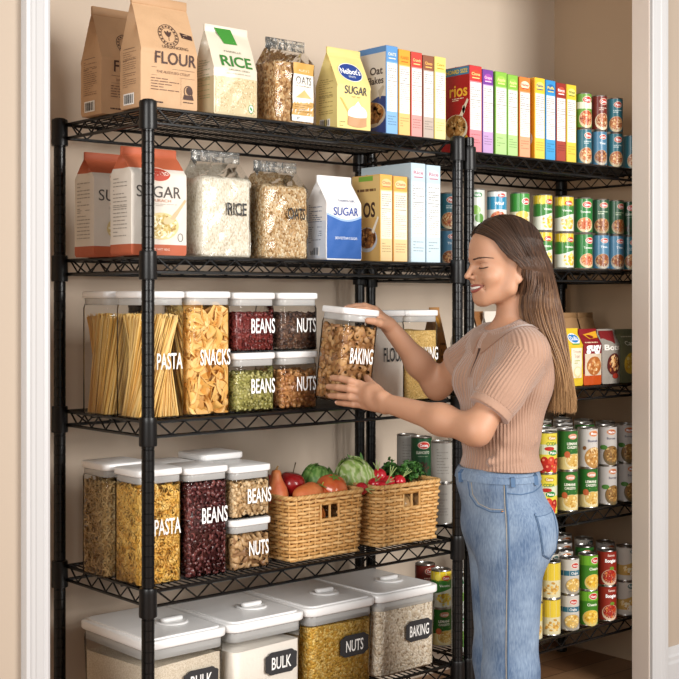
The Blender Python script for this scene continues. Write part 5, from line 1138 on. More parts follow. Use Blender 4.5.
# ------------------------------------------------------------------ the woman (smooth surfaces grown from a distance field)
class Field:
    def __init__(s, lo, hi, h):
        s.lo = np.array(lo, float); s.h = h; s.n = np.ceil((np.array(hi)-s.lo)/h).astype(int)+1; s.a = np.full(s.n, 1.0, 'f')
    def sl(s, lo, hi, m):
        i0 = np.maximum(0, np.floor((np.array(lo)-m-s.lo)/s.h).astype(int)); i1 = np.minimum(s.n, np.ceil((np.array(hi)+m-s.lo)/s.h).astype(int)+1)
        if (i1 <= i0).any(): return None, None
        g = np.meshgrid(*[s.lo[k]+s.h*np.arange(i0[k], i1[k], dtype='f') for k in range(3)], indexing='ij', sparse=True); return tuple(slice(a, b) for a, b in zip(i0, i1)), g
    def mix(s, S, d, k, op):
        a = s.a[S]
        if op == 'sub': d = -d; h = np.clip(.5-.5*(a-d)/k, 0, 1) if k else (d > a); r = a+(d-a)*h+k*h*(1-h)
        elif op == 'cut': r = np.maximum(a, d)
        else: h = np.clip(.5+.5*(a-d)/k, 0, 1); r = a+(d-a)*h-k*h*(1-h)
        s.a[S] = r
    def cap(s, a, b, ra, rb, k=.012, op='add', sq=None):
        a, b = np.array(a, float), np.array(b, float); m = max(ra, rb); S, g = s.sl(np.minimum(a, b)-m, np.maximum(a, b)+m, k+.012)
        if S is None: return
        d = b-a; L = max(1e-9, d@d); t = np.clip(((g[0]-a[0])*d[0]+(g[1]-a[1])*d[1]+(g[2]-a[2])*d[2])/L, 0, 1)
        q = np.sqrt((g[0]-a[0]-t*d[0])**2+(g[1]-a[1]-t*d[1])**2+(g[2]-a[2]-t*d[2])**2)-(ra+(rb-ra)*t); s.mix(S, q.astype('f'), k, op)
    def ell(s, c, r, k=.012, op='add', M=None):
        c = np.array(c, float); m = max(r); S, g = s.sl(c-m, c+m, k+.012)
        if S is None: return
        x, y, z = g[0]-c[0], g[1]-c[1], g[2]-c[2]
        if M is not None: x, y, z = [M[i][0]*x+M[i][1]*y+M[i][2]*z for i in range(3)]   # rows of M are the axes
        k0 = np.sqrt((x/r[0])**2+(y/r[1])**2+(z/r[2])**2); k1 = np.sqrt((x/r[0]**2)**2+(y/r[1]**2)**2+(z/r[2]**2)**2)
        s.mix(S, (k0*(k0-1)/np.maximum(k1, 1e-6)).astype('f'), k, op)
    def plane(s, p, n, lo=None, hi=None):
        "keep what lies on the side away from n"
        lo = s.lo if lo is None else lo; hi = s.lo+s.h*s.n if hi is None else hi
        S, g = s.sl(lo, hi, 0); n = np.array(n, float); n /= np.linalg.norm(n)
        s.mix(S, ((g[0]-p[0])*n[0]+(g[1]-p[1])*n[1]+(g[2]-p[2])*n[2]).astype('f'), 0, 'cut')
    def mesh(s):
        "surface nets"
        a = s.a; ins = a < 0; n = a.shape
        acc = np.zeros((n[0]-1, n[1]-1, n[2]-1), 'i1'); c8 = np.zeros_like(acc)
        for i in (0, 1):
            for j in (0, 1):
                for k in (0, 1): c8 += ins[i:n[0]-1+i, j:n[1]-1+j, k:n[2]-1+k]
        act = np.argwhere((c8 > 0) & (c8 < 8)); idx = -np.ones(acc.shape, 'i'); idx[tuple(act.T)] = np.arange(len(act))
        P = np.zeros((len(act), 3)); W_ = np.zeros(len(act)); I, J, K = act.T
        cs = [(i, j, k) for i in (0, 1) for j in (0, 1) for k in (0, 1)]
        for p in cs:
            for ax in range(3):
                if p[ax] == 0:
                    q = list(p); q[ax] = 1; va = a[I+p[0], J+p[1], K+p[2]]; vb = a[I+q[0], J+q[1], K+q[2]]; cr = (va < 0) != (vb < 0); t = np.where(cr, va/np.where(cr, va-vb, 1), 0)
                    for x in range(3): P[:, x] += np.where(cr, p[x]+(t if x == ax else 0), 0)
                    W_ += cr
        V = (act+P/W_[:, None])*s.h+s.lo; Fs = []
        for ax in range(3):
            u, v = (ax+1) % 3, (ax+2) % 3; sl0 = [slice(1, -1)]*3; sl1 = [slice(1, -1)]*3; sl0[ax] = slice(0, -1); sl1[ax] = slice(1, None)
            A, B = ins[tuple(sl0)], ins[tuple(sl1)]; E = np.argwhere(A != B); 
            if not len(E): continue
            base = E.copy(); base[:, u] += 1; base[:, v] += 1; fl = A[tuple(E.T)]
            def g(du, dv):
                q = base.copy(); q[:, u] -= du; q[:, v] -= dv; return idx[tuple(q.T)]
            F = np.stack([g(1, 1), g(0, 1), g(0, 0), g(1, 0)], 1); F = np.where(fl[:, None], F, F[:, ::-1]); Fs.append(F)
        F = np.vstack(Fs); F = F[(F >= 0).all(1)]; return V, F
    def obj(s, name, m, parent, smooth_it=1):
        V, F = s.mesh()
        for _ in range(smooth_it):
            acc = np.zeros_like(V); cnt = np.zeros(len(V))
            for i in range(4):
                for j in ((i+1) % 4, (i+3) % 4): np.add.at(acc, F[:, i], V[F[:, j]]); np.add.at(cnt, F[:, i], 1)
            V = V*.5+.5*acc/np.maximum(cnt, 1)[:, None]
        return np_obj(name, V, F, m, parent)
L0, D0 = .50, 3.45
def P_(px, py, d): return np.array([(px-339.5)/FPX*d-L0, d-D0, CH+(HOR-py)/FPX*d])
P = P_
wx, wy = w2(L0, D0)
woman = thing('person', 'young woman with long brown hair, ribbed tan top and blue jeans, reaching for a jar', 'person', (wx, wy, 0), math.atan2(RT[1], RT[0]))
def skin_mat(name, col):
    m = mat(name, col, .54, sss=.10, bump=.08, bscale=900, bdist=.0006); return m
SKIN = skin_mat('skin', '#ba8b6e')
YAW = math.radians(18)
hf = np.array([-math.cos(YAW), -math.sin(YAW), 0]); hl = np.array([math.sin(YAW), -math.cos(YAW), 0]); hu = np.array([0, 0, 1.])
HO = P(502.8, 253, 3.43)
HM = np.array([hf, hl, hu])
def hp(f, l, u): return HO+hf*f+hl*l+hu*u
def rot_ax(axes, ang, ax):        # rotate the axes about one of them
    A = axes.copy(); i, j = [k for k in range(3) if k != ax]; c, s_ = math.cos(ang), math.sin(ang); A[i], A[j] = c*axes[i]+s_*axes[j], -s_*axes[i]+c*axes[j]; return A
def head_field(B):
    E = lambda f, l, u, r, k=.012, op='add', M=HM: B.ell(hp(f, l, u), r, k, op, M)
    K = lambda a, b, ra, rb, k=.010, op='add': B.cap(hp(*a), hp(*b), ra, rb, k, op)
    E(-.008, 0, .002, (.095, .073, .087), .01); E(.034, 0, .008, (.054, .060, .062), .02); E(.030, 0, -.050, (.056, .056, .068), .02)
    for s_ in (1, -1):
        K((.066, s_*.034, -.016), (.080, s_*.012, -.018), .009, .009, .012)
        E(.051, s_*.037, -.062, (.026, .024, .022), .018)
        K((.056, s_*.014, -.124), (.004, s_*.050, -.094), .016, .015, .022); K((.004, s_*.050, -.094), (-.008, s_*.060, -.040), .015, .016, .022)
        K((.054, s_*.042, -.068), (.060, s_*.020, -.110), .012, .012, .02)
    E(.020, 0, -.105, (.048, .042, .026), .02)
    E(.064, 0, -.092, (.021, .028, .026), .014)                        # front of the jaws
    E(.063, 0, -.123, (.019, .018, .0145), .014)                       # chin
    for s_ in (1, -1): E(.083, s_*.030, -.036, (.013, .016, .0095), .010, 'sub')
    for s_ in (1, -1): E(.066, s_*.031, -.0365, (.0128, .0135, .0122), .003)     # lids over the eyes
    K((.0815, 0, -.026), (.1005, 0, -.0600), .0068, .0078, .008)         # nose
    E(.1025, 0, -.0625, (.0082, .0084, .0074), .004)
    for s_ in (1, -1): E(.0905, s_*.0118, -.0655, (.0098, .0056, .0066), .004); E(.0935, s_*.0062, -.0718, (.0040, .0026, .0028), .002, 'sub')
    K((.0865, 0, -.0745), (.085, 0, -.082), .0035, .004, .006)
    E(.0790, 0, -.0865, (.006, .016, .0045), .006); E(.0755, 0, -.1040, (.007, .016, .0050), .006)
    for s_ in (1, -1): E(.069, s_*.0345, -.0885, (.005, .0030, .009), .006, 'sub')
    for s_ in (1, -1):
        A = rot_ax(HM, .25, 1); E(-.020, s_*.068, -.050, (.016, .0065, .029), .004, M=A); E(-.014, s_*.0755, -.046, (.009, .004, .017), .004, 'sub', A); E(-.012, s_*.068, -.074, (.008, .0055, .008), .005)
SN, SF = P(528, 353, 3.31), P(484, 347, 3.60)          # shoulder joints, near and far
EN, EF = P(476, 430, 3.26), P(437, 386, 3.72)
WN, WF = P(388, 403.5, 3.43), P(389, 326, 3.64)
NB = P(510, 326, 3.45)
def arms_field(B, infl=0):
    k = .02
    B.cap(SN, SN*.5+EN*.5, .047, .041, .03); B.cap(SN*.5+EN*.5, EN, .041, .0365, .03)
    m = EN*.62+WN*.38; B.cap(EN, m, .0370, .0365, .03); B.cap(m, WN, .0365, .0250, .03)
    B.cap(SF, SF*.5+EF*.5, .046, .041, .03); B.cap(SF*.5+EF*.5, EF, .041, .035, .03)
    m = EF*.62+WF*.38; B.cap(EF, m, .0350, .0345, .03); B.cap(m, WF, .0345, .0240, .03)
def finger(B, pts, r0, r1, k=.0028):
    n = len(pts)-1
    for i in range(n): B.cap(pts[i], pts[i+1], r0+(r1-r0)*i/n, r0+(r1-r0)*(i+1)/n, k)
NAILS = []
def hands_field(B):
    P = lambda a, b, d: P_(a, b, d-.075 if b > 360 else d-.055)
    # near (left) hand: back of the hand to the camera, fingers round the jar's front edge
    mc = [P(359.5, 384.5, 3.565), P(360, 391.5, 3.557), P(361, 398.5, 3.560), P(364, 405, 3.568)]
    tips = [[P(350, 380.8, 3.562), P(341, 378.6, 3.576), P(332.5, 377.8, 3.598)], [P(349, 388.8, 3.556), P(338, 387.4, 3.574), P(328.5, 386.6, 3.602)],
            [P(350, 397.0, 3.558), P(339, 396.0, 3.576), P(330.5, 395.6, 3.602)], [P(353.5, 404.4, 3.565), P(344.5, 403.4, 3.580), P(337.5, 402.6, 3.598)]]
    for i, (m, t) in enumerate(zip(mc, tips)):
        B.cap(WN+(m-WN)*.12+np.array([0, 0, (1.2-i)*.006]), m, .0165, .0125, .012); finger(B, [m]+t, (.0110, .0112, .0108, .0098)[i], (.0082, .0084, .0081, .0073)[i]); NAILS.append((t[1], t[2]))
    B.ell(P(373, 395.5, 3.535), (.026, .018, .030), .014)
    B.cap(P(381, 396, 3.51), P(372, 385, 3.560), .016, .0125, .012); finger(B, [P(372, 385, 3.560), P(368.5, 380.5, 3.600), P(366.5, 377.5, 3.640)], .0115, .0085)
    # far (right) hand: lying over the lid, thumb on its near edge
    mc = [P(375.5, 314.0, 3.645), P(375.0, 310.4, 3.668), P(375.2, 309.6, 3.692), P(376.5, 310.5, 3.715)]
    tips = [[P(366, 308.8, 3.648), P(357, 309.0, 3.652), P(349.5, 311.4, 3.656)], [P(364.5, 305.8, 3.675), P(355, 306.4, 3.682), P(346.5, 308.2, 3.688)],
            [P(365, 305.6, 3.700), P(356.5, 305.8, 3.708), P(349.0, 307.0, 3.714)], [P(367, 306.8, 3.726), P(360, 306.5, 3.735), P(354, 307.0, 3.742)]]
    for i, (m, t) in enumerate(zip(mc, tips)):
        B.cap(WF+(m-WF)*.12+np.array([0, (i-1.5)*.005, 0]), m, .0150, .0112, .012); finger(B, [m]+t, (.0098, .0100, .0096, .0086)[i], (.0072, .0074, .0071, .0064)[i]); NAILS.append((t[1], t[2]))
    B.cap(P(385, 325, 3.672), P(379.5, 323, 3.632), .0150, .0120, .010); finger(B, [P(379.5, 323, 3.632), P(373.5, 321.2, 3.616), P(367.8, 320.6, 3.612)], .0110, .0090); NAILS.append((P(373.5, 321.2, 3.616), P(367.8, 320.6, 3.612)))
BA = np.array([[-math.cos(math.radians(22)), -math.sin(math.radians(22)), 0], [math.sin(math.radians(22)), -math.cos(math.radians(22)), 0], [0, 0, 1.]])    # torso axes: front, her left, up
def torso_field(B, o=0):
    B.cap(P(514, 300, 3.445), NB+np.array([.006, 0, 0]), .044, .047, .02)
    B.ell(P(510, 372, 3.46), (.098+o, .150+o, .135+o), .03, M=BA); B.cap(SN*.86+SF*.14, SF*.86+SN*.14, .044+o, .042+o, .05); B.cap(NB+np.array([0, .0, -.024]), SN*.75+NB*.25, .038+o, .036+o, .03); B.cap(NB+np.array([0, .0, -.024]), SF*.75+NB*.25, .038+o, .036+o, .03)
    for s_ in (1, -1): c = P(497, 382, 3.45)+BA[0]*.040+BA[1]*(s_*.058); B.ell(c, (.048+o, .054+o, .052+o), .045, M=BA)
    B.ell(P(500, 430, 3.45), (.090+o, .120+o, .110+o), .05, M=BA); B.ell(P(499, 480, 3.45), (.088+o, .130+o, .080+o), .04, M=BA)
# body: one continuous surface from head to hips, with arms and hands
B = Field((-.62, -.34, .78), (.30, .40, 1.62), .0029)
torso_field(B); arms_field(B); hands_field(B); head_field(B)
body = B.obj('body', SKIN, woman, 1)
# finger nails
NAILM = mat('nail', '#e3b3a0', .25)
for a_, b_ in NAILS:
    d_ = Vector((b_-a_).tolist()).normalized(); 
    up_ = Vector((0, -1, .25)) if b_[2] < CH-.1 or True else None
    if b_[2] > 1.29: up_ = Vector((0, -.35, 1))
    u_ = (up_-d_*up_.dot(d_)).normalized(); mt_ = Matrix((d_, d_.cross(u_), u_)).transposed(); mb = MB()
    ball(mb, tuple(Vector(b_.tolist())+u_*.0052+d_*.0008), .0048, .0042, .0022, 10, 8, rot=mt_); mb.build('fingernail', NAILM, body, sharp=180)
# face details
LIP = mat('lips', '#944c44', .35, coat=.15); TOOTH = mat('teeth', '#f4efe8', .2); BROW = mat('brow_hair', '#4a3022', .7); LASH = mat('lash', '#2a1a14', .6); MOUTH = mat('mouth_inside', '#4a1c1c', .5)
from mathutils.bvhtree import BVHTree
BV = {}
def bvh(o):
    if o.name not in BV: BV[o.name] = BVHTree.FromPolygons([tuple(v.co) for v in o.data.vertices], [tuple(p.vertices) for p in o.data.polygons])
    return BV[o.name]
def face_pt(ph, u, off=0, f0=.02):
    "point on the face at azimuth ph (0 = straight ahead, + = her left) and height u"
    d = Vector((hf*math.cos(ph)+hl*math.sin(ph)).tolist()); o = Vector(hp(f0, 0, u).tolist())+d*.2
    h = bvh(body).ray_cast(o, -d); return (h[0] if h[0] is not None else o-d*.13)+d*off
def face_strip(name, cols, m, parent):
    "cols: list of point lists; a sheet with a little thickness"
    mb = MB(); n = len(cols[0]); V = [tuple(p) for c in cols for p in c]; F = [(i*n+j, (i+1)*n+j, (i+1)*n+j+1, i*n+j+1) for i in range(len(cols)-1) for j in range(n-1)]
    mb.add(V, F); return mb.build(name, m, parent, sharp=180)
MC = .57                                            # mouth corner azimuth
def mu(t):  return -.0868-.0008*math.cos(t*PI/2*2)+.0006*t*t*0-.0022*0+.0000        # line of the upper lip's lower edge
def up_edge(t): return -.0885+.0012*abs(t)**1.5
def lo_edge(t): return -.0885-.0115*(1-abs(t)**2.2)+.0012*abs(t)
N_ = 17; TT = [-1+2*i/(N_-1) for i in range(N_)]
face_strip('mouth_inside', [[face_pt(t*MC, up_edge(t)+(lo_edge(t)-up_edge(t))*j/4, .0002) for j in range(5)] for t in TT], MOUTH, body)
mb = MB()
for i in range(-5, 5):
    t0, t1 = (i+.04)*.155, (i+.96)*.155; cols = []
    for q in range(4):
        t = t0+(t1-t0)*q/3; z0_, z1_ = up_edge(t)+.001, up_edge(t)+(lo_edge(t)-up_edge(t))*.70; cols.append([face_pt(t*MC, z0_+(z1_-z0_)*j/3, .0010) for j in range(4)])
    V = [tuple(p) for c in cols for p in c]; mb.add(V, [(a*4+j, (a+1)*4+j, (a+1)*4+j+1, a*4+j+1) for a in range(3) for j in range(3)])
mb.build('teeth', TOOTH, body, sharp=180)
mb = MB(); tube(mb, [face_pt(t*MC*1.03, up_edge(t)+.0016-.0006*math.exp(-(t/.12)**2), -.0002) for t in TT], [.0008+.0028*(1-abs(t)**2.2) for t in TT], 10); mb.build('upper_lip', LIP, body, sharp=180)
mb = MB(); tube(mb, [face_pt(t*MC*1.03, lo_edge(t)-.0018*(1-t*t), -.0004) for t in TT], [.0008+.0037*(1-abs(t)**2.2) for t in TT], 10); mb.build('lower_lip', LIP, body, sharp=180)
for s_ in (1, -1):
    mb = MB(); rb = random.Random(5)
    for i in range(60):
        t_ = i/59; ph = s_*(.16+.62*t_); u = -.0195+.0080*math.sin(min(1, t_*1.15)*PI*.60)-.0035*t_
        p = face_pt(ph, u+rb.uniform(-.0012, .0012)*(1-t_), .0004, 0.0); q = face_pt(ph+s_*.07, u+(.0022 if t_ < .35 else -.0008)+rb.uniform(-.0006, .0006), .0012, 0.0)
        tube(mb, [p, p*.5+q*.5, q], [.0017*(1-.45*t_), .0015*(1-.5*t_), .0004], 4)
    mb.build('eyebrow', BROW, body, sharp=180)
    mb = MB(); pts = [face_pt(s_*(.235+.43*i/12), -.0400-.0022*math.sin(i/12*PI)+.0016*i/12, .0003, 0.0) for i in range(13)]
    tube(mb, pts, [.0004]+[.0010]*11+[.0006], 5)
    dd = Vector(hf.tolist())
    for i in range(1, 13):
        p = pts[i]; o2 = (dd*.7+Vector(hl.tolist())*s_*.45).normalized(); tube(mb, [p, p+o2*.003-Vector((0, 0, .0020)), p+o2*.0062-Vector((0, 0, .0016))], [.0006, .0005, .0002], 4)
    mb.build('eyelashes', LASH, body, sharp=180)
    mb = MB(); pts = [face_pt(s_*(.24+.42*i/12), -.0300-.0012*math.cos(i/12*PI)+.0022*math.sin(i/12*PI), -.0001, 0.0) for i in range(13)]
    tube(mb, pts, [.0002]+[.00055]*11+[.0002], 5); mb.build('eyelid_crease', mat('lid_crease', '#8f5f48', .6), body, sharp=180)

# ---- shirt: ribbed knit with collar, placket and cuffs
def rib_mat():
    m = mat('ribbed_knit', '#a98570', .85, sheen=.3); nt = m.node_tree; b = nt.nodes['Principled BSDF']
    a = nt.nodes.new('ShaderNodeAttribute'); a.attribute_name = 'rib'; tc = nt.nodes.new('ShaderNodeTexCoord')
    v = nt.nodes.new('ShaderNodeTexNoise'); v.inputs['Scale'].default_value = 420
    ad = nt.nodes.new('ShaderNodeMath'); ad.operation = 'MULTIPLY_ADD'; ad.inputs[1].default_value = .5
    nt.links.new(tc.outputs['Object'], v.inputs['Vector']); nt.links.new(v.outputs['Fac'], ad.inputs[0]); nt.links.new(a.outputs['Fac'], ad.inputs[2])
    k = nt.nodes.new('ShaderNodeBump'); k.inputs['Strength'].default_value = .55; k.inputs['Distance'].default_value = .0022
    nt.links.new(ad.outputs[0], k.inputs['Height']); nt.links.new(k.outputs['Normal'], b.inputs['Normal']); return m
KNIT = rib_mat()
S = Field((-.22, -.30, .86), (.24, .34, 1.34), .0030)
CN, CF = SN*.16+EN*.84, SF*.30+EF*.70           # sleeve ends
o_ = .009
S.ell(P(510, 372, 3.46), (.096+o_, .148+o_, .135+o_), .03, M=BA); S.cap(SN*.86+SF*.14, SF*.86+SN*.14, .044+o_, .042+o_, .05)
S.cap(NB+np.array([0, 0, -.024]), SN*.75+NB*.25, .038+o_, .036+o_, .03); S.cap(NB+np.array([0, 0, -.024]), SF*.75+NB*.25, .038+o_, .036+o_, .03)
for s_ in (1, -1): S.ell(P(497, 382, 3.45)+BA[0]*.040+BA[1]*(s_*.058), (.048+o_, .054+o_, .052+o_), .045, M=BA)
S.ell(P(500, 430, 3.45), (.092+o_, .122+o_, .110+o_), .05, M=BA); S.ell(P(501, 478, 3.45), (.098+o_, .140+o_, .080+o_), .04, M=BA)
# folds
for (a, b, r) in ((P(520, 395, 3.34), P(545, 380, 3.36), .012), (P(500, 455, 3.34), P(535, 440, 3.36), .010), (P(505, 440, 3.335), P(530, 420, 3.35), .009), (P(490, 462, 3.34), P(520, 458, 3.335), .009)): S.cap(a, b, r, r*.6, .014)
S.plane(P(500, 467, 3.45), (0, 0, -1))
T = Field(S.lo, S.lo+S.h*(S.n-1), S.h)
def sleeve(F_, a, b, ra, rb):
    F_.cap(a, a*.5+b*.5, ra, (ra+rb)/2, .02); F_.cap(a*.5+b*.5, b, (ra+rb)/2, rb, .02)
sleeve(T, SN, EN, .0560, .0590); n_ = EN-SN; T.plane(SN+n_*.76, n_, np.minimum(SN, EN)-.1, np.maximum(SN, EN)+.1)
T2 = Field(S.lo, S.lo+S.h*(S.n-1), S.h); sleeve(T2, SF, EF, .060, .056); nf = EF-SF; T2.plane(SF+nf*.50, nf, np.minimum(SF, EF)-.1, np.maximum(SF, EF)+.1)
h_ = np.clip(.5+.5*(S.a-T.a)/.03, 0, 1); S.a = S.a+(T.a-S.a)*h_-.03*h_*(1-h_); h_ = np.clip(.5+.5*(S.a-T2.a)/.015, 0, 1); S.a = S.a+(T2.a-S.a)*h_-.015*h_*(1-h_)
S.plane(P(506, 322, 3.44), (-.45, -.1, 1))           # neckline
S.cap(NB+np.array([-.004, 0, .0]), NB+np.array([-.02, 0, .10]), .052, .06, .004, 'sub')
shirt = S.obj('shirt', KNIT, woman, 1)
def add_rib(o, fn):
    me = o.data; n = len(me.vertices); co = np.empty(n*3, 'f'); me.vertices.foreach_get('co', co); co = co.reshape(-1, 3)
    at = me.attributes.new('rib', 'FLOAT', 'POINT'); at.data.foreach_set('value', fn(co).astype('f'))
def ribs(co):
    cxy = P(504, 420, 3.45); u = co@BA.T; c = cxy@BA.T; ang = np.arctan2((u[:, 1]-c[1])/.14, (u[:, 0]-c[0])/.10); out = np.cos(ang*76)
    for a, b in ((SN, EN), (SF, EF)):
        d = (b-a)/np.linalg.norm(b-a); q = co-a; t = q@d; e = np.cross(d, [0, 1, 0]); e /= np.linalg.norm(e); g = np.cross(d, e); x, y = q@e, q@g; rad = np.hypot(x, y); ins_ = (t > .012) & (rad < .0665) & (t < .3)
        end = (.76 if a is SN else .50)*np.linalg.norm(b-a); v = np.cos(np.arctan2(y, x)*38); v = np.where(t > end-.020, .8+0*v, v); v = np.where(np.abs(t-(end-.021)) < .0022, -1.2, v); out = np.where(ins_, v, out)
    return out
add_rib(shirt, ribs)
# sleeve cuffs are part of the knit; the collar stands on the neckline
def surf_pts(o, pts, dirv=(0, -1, 0), off=.0, far=1.0):
    "slide points onto the near side of a mesh along the view-free direction dirv"
    out = []; dv = Vector(dirv).normalized()
    for p in pts:
        h = bvh(o).ray_cast(Vector(p)+dv*far, -dv)
        if h[0] is None: h = bvh(o).find_nearest(Vector(p))
        out.append(h[0]+h[1]*off)
    return out

BR = Vector(BA[0].tolist())
# collar: a folded band round the neck, open in front
def collar():
    mb = MB(); n = 44; c0 = Vector(NB.tolist())+Vector((-.002, 0, -.008)); rings = []
    gap = .20; rows = []
    for i in range(n+1):
        a = gap+(2*PI-2*gap)*i/n; d_ = BR*math.cos(a)+Vector(BA[1].tolist())*math.sin(a); fr_ = (1+math.cos(a))/2
        tip = math.exp(-((min(a, 2*PI-a)-gap)/.30)**2)
        inner = c0+d_*(.054+.010*fr_)+Vector((0, 0, .022-.036*fr_)); fold = c0+d_*(.060+.011*fr_)+Vector((0, 0, .026-.034*fr_)); outer = c0+d_*(.082+.020*fr_+.006*tip)+Vector((0, 0, -.002-.040*fr_-.014*tip)); mid = (fold+outer)/2+d_*.004+Vector((0, 0, .006))
        h = bvh(shirt).ray_cast(outer+d_*.1+Vector((0, 0, .10)), -(d_*.1+Vector((0, 0, .10))).normalized())
        if h[0] is not None and (h[0]-outer).length < .06: outer = h[0]+d_*.004+Vector((0, 0, .003)); mid = (fold+outer)/2+d_*.005+Vector((0, 0, .005))
        sec = [inner, fold, mid, outer]; low = [p-d_*.0035-Vector((0, 0, .0030)) for p in reversed(sec)]; rows.append([tuple(p) for p in sec+low])
    loft(mb, rows, True, True); return mb.build('collar', mat('collar_knit', '#9c7862', .85, sheen=.3, bump=.4, bscale=300, bdist=.001), shirt, sharp=60)
collar()
PLK = mat('placket_knit', '#9f7b66', .85, sheen=.3, bump=.4, bscale=300, bdist=.001)
def on_shirt(lat, z, off): # point on the chest: lateral offset and height
    o = Vector(P(500, 372, 3.45).tolist()); q = o+Vector(BA[1].tolist())*lat; q.z = z; h = bvh(shirt).ray_cast(q+BR*.4, -BR); return (h[0] if h[0] is not None else q+BR*.1)+BR*off
zt_, zb_ = P(0, 349, 3.36)[2], P(0, 378, 3.36)[2]
for sg, nm in ((1, 'placket'), (-1, 'placket')):
    cols = []
    for i in range(13):
        z = zt_+(zb_-zt_)*i/12; op = .0065*(1-i/12)**1.2+.0006; cols.append([tuple(on_shirt(sg*(op+.016*j/3)+.012, z, .0022 if 0 < j < 3 else .0006)) for j in range(4)])
    mb = MB(); mb.add([p for c in cols for p in c], [(i*4+j, (i+1)*4+j, (i+1)*4+j+1, i*4+j+1) for i in range(12) for j in range(3)]); mb.build(nm, PLK, shirt, sharp=180)
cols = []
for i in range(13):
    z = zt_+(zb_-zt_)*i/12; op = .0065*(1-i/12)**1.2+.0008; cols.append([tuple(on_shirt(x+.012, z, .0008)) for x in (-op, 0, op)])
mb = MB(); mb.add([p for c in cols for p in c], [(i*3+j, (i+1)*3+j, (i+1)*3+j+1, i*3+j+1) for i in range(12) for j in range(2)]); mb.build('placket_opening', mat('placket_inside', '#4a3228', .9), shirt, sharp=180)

# ---- jeans
def denim():
    m = mat('denim', '#7f9ab8', .85); nt = m.node_tree; b = nt.nodes['Principled BSDF']; tc = nt.nodes.new('ShaderNodeTexCoord')
    n1 = nt.nodes.new('ShaderNodeTexNoise'); n1.inputs['Scale'].default_value = 7; n1.inputs['Detail'].default_value = 5
    mp = nt.nodes.new('ShaderNodeMapping'); mp.inputs['Scale'].default_value = (260, 260, 60); n2 = nt.nodes.new('ShaderNodeTexNoise'); n2.inputs['Scale'].default_value = 1; n2.inputs['Detail'].default_value = 3
    r = nt.nodes.new('ShaderNodeValToRGB'); el = r.color_ramp.elements; el[0].position = .30; el[0].color = L4('#4a6180'); el[1].position = .72; el[1].color = L4('#8a9db3')
    ad = nt.nodes.new('ShaderNodeMath'); ad.operation = 'MULTIPLY_ADD'; ad.inputs[1].default_value = .5
    sb = nt.nodes.new('ShaderNodeMath'); sb.operation = 'SUBTRACT'; sb.inputs[1].default_value = .25
    nt.links.new(tc.outputs['Object'], n1.inputs['Vector']); nt.links.new(tc.outputs['Object'], mp.inputs['Vector']); nt.links.new(mp.outputs['Vector'], n2.inputs['Vector'])
    nt.links.new(n2.outputs['Fac'], ad.inputs[0]); nt.links.new(n1.outputs['Fac'], ad.inputs[2]); nt.links.new(ad.outputs[0], sb.inputs[0]); nt.links.new(sb.outputs[0], r.inputs['Fac']); nt.links.new(r.outputs['Color'], b.inputs['Base Color'])
    k = nt.nodes.new('ShaderNodeBump'); k.inputs['Strength'].default_value = .5; k.inputs['Distance'].default_value = .0015; nt.links.new(n2.outputs['Fac'], k.inputs['Height']); nt.links.new(k.outputs['Normal'], b.inputs['Normal']); return m
DEN = denim(); DSEAM = mat('denim_seam', '#4f6a8a', .85); STI = mat('denim_stitch', '#b9a98c', .8)
J = Field((-.20, -.26, .03), (.20, .28, .97), .0042)
PA = np.array([[-math.cos(math.radians(10)), -math.sin(math.radians(10)), 0], [math.sin(math.radians(10)), -math.cos(math.radians(10)), 0], [0, 0, 1.]])
LG = np.array([.003, -.084, 0])
J.ell(P(497.5, 480, 3.45), (.108, .146, .09), .03, M=PA); J.ell(P(506, 522, 3.45), (.117, .168, .120), .04, M=PA)
for s_ in (1, -1):
    J.ell(P(518, 529, 3.45)+PA[1]*s_*.072, (.077, .078, .088), .04, M=PA)
    A0 = P(505, 552, 3.45)+LG*s_; A1 = P(505.5, 665, 3.45)+LG*s_; A2 = A1.copy(); A2[2] = .05; A2 += np.array([-.004, 0, 0])
    J.cap(A0, A1, .086, .067, .04); J.cap(A1, A2, .067, .064, .04)
# creases of the cloth
for a, b, r in ((P(520, 566, 3.37), P(545, 552, 3.38), .010), (P(530, 612, 3.33), P(512, 650, 3.315), .010), (P(528, 645, 3.33), P(510, 672, 3.32), .009), (P(530, 584, 3.34), P(510, 604, 3.31), .008)): J.cap(a, b, r, r*.5, .02)
J.plane(P(500, 467.5, 3.45), (0.02, 0, 1)); J.plane((0, 0, .055), (0, 0, -1))
jeans = J.obj('jeans', DEN, woman, 1)
JC = Vector(P(497, 475, 3.45).tolist())
def around(o, c, z, a, off, far=.5, dz=0):
    d = Vector(PA[0].tolist())*math.cos(a)+Vector(PA[1].tolist())*math.sin(a); q = Vector((c.x, c.y, z)); h = bvh(o).ray_cast(q+d*far, -d); return (h[0] if h[0] is not None else q+d*.1)+d*off
wz1, wz0 = float(P(0, 467.0, 3.40)[2]), float(P(0, 479.5, 3.40)[2])
def ring_band(name, o, c, z0, z1, off, m, parent, n=90, a0=0, a1=2*PI):
    full = abs(a1-a0-2*PI) < 1e-6; rows = []
    for i in range(n if full else n+1):
        a = a0+(a1-a0)*i/n; rows.append([tuple(around(o, c, z, a, f)) for z, f in ((z0, -.002), (z0, off), ((z0+z1)/2, off+.0006), (z1, off), (z1, -.002))])
    V = [p for r_ in rows for p in r_]; k = len(rows[0]); F = []; nr = len(rows)
    for i in range(nr if full else nr-1):
        for j in range(k-1): i2 = (i+1) % nr; F.append((i*k+j, i*k+j+1, i2*k+j+1, i2*k+j))
    mb = MB(); mb.add(V, F); return mb.build(name, m, parent, sharp=50)
wb = ring_band('waistband', jeans, JC, wz0, wz1-.003, .0035, DEN, jeans)
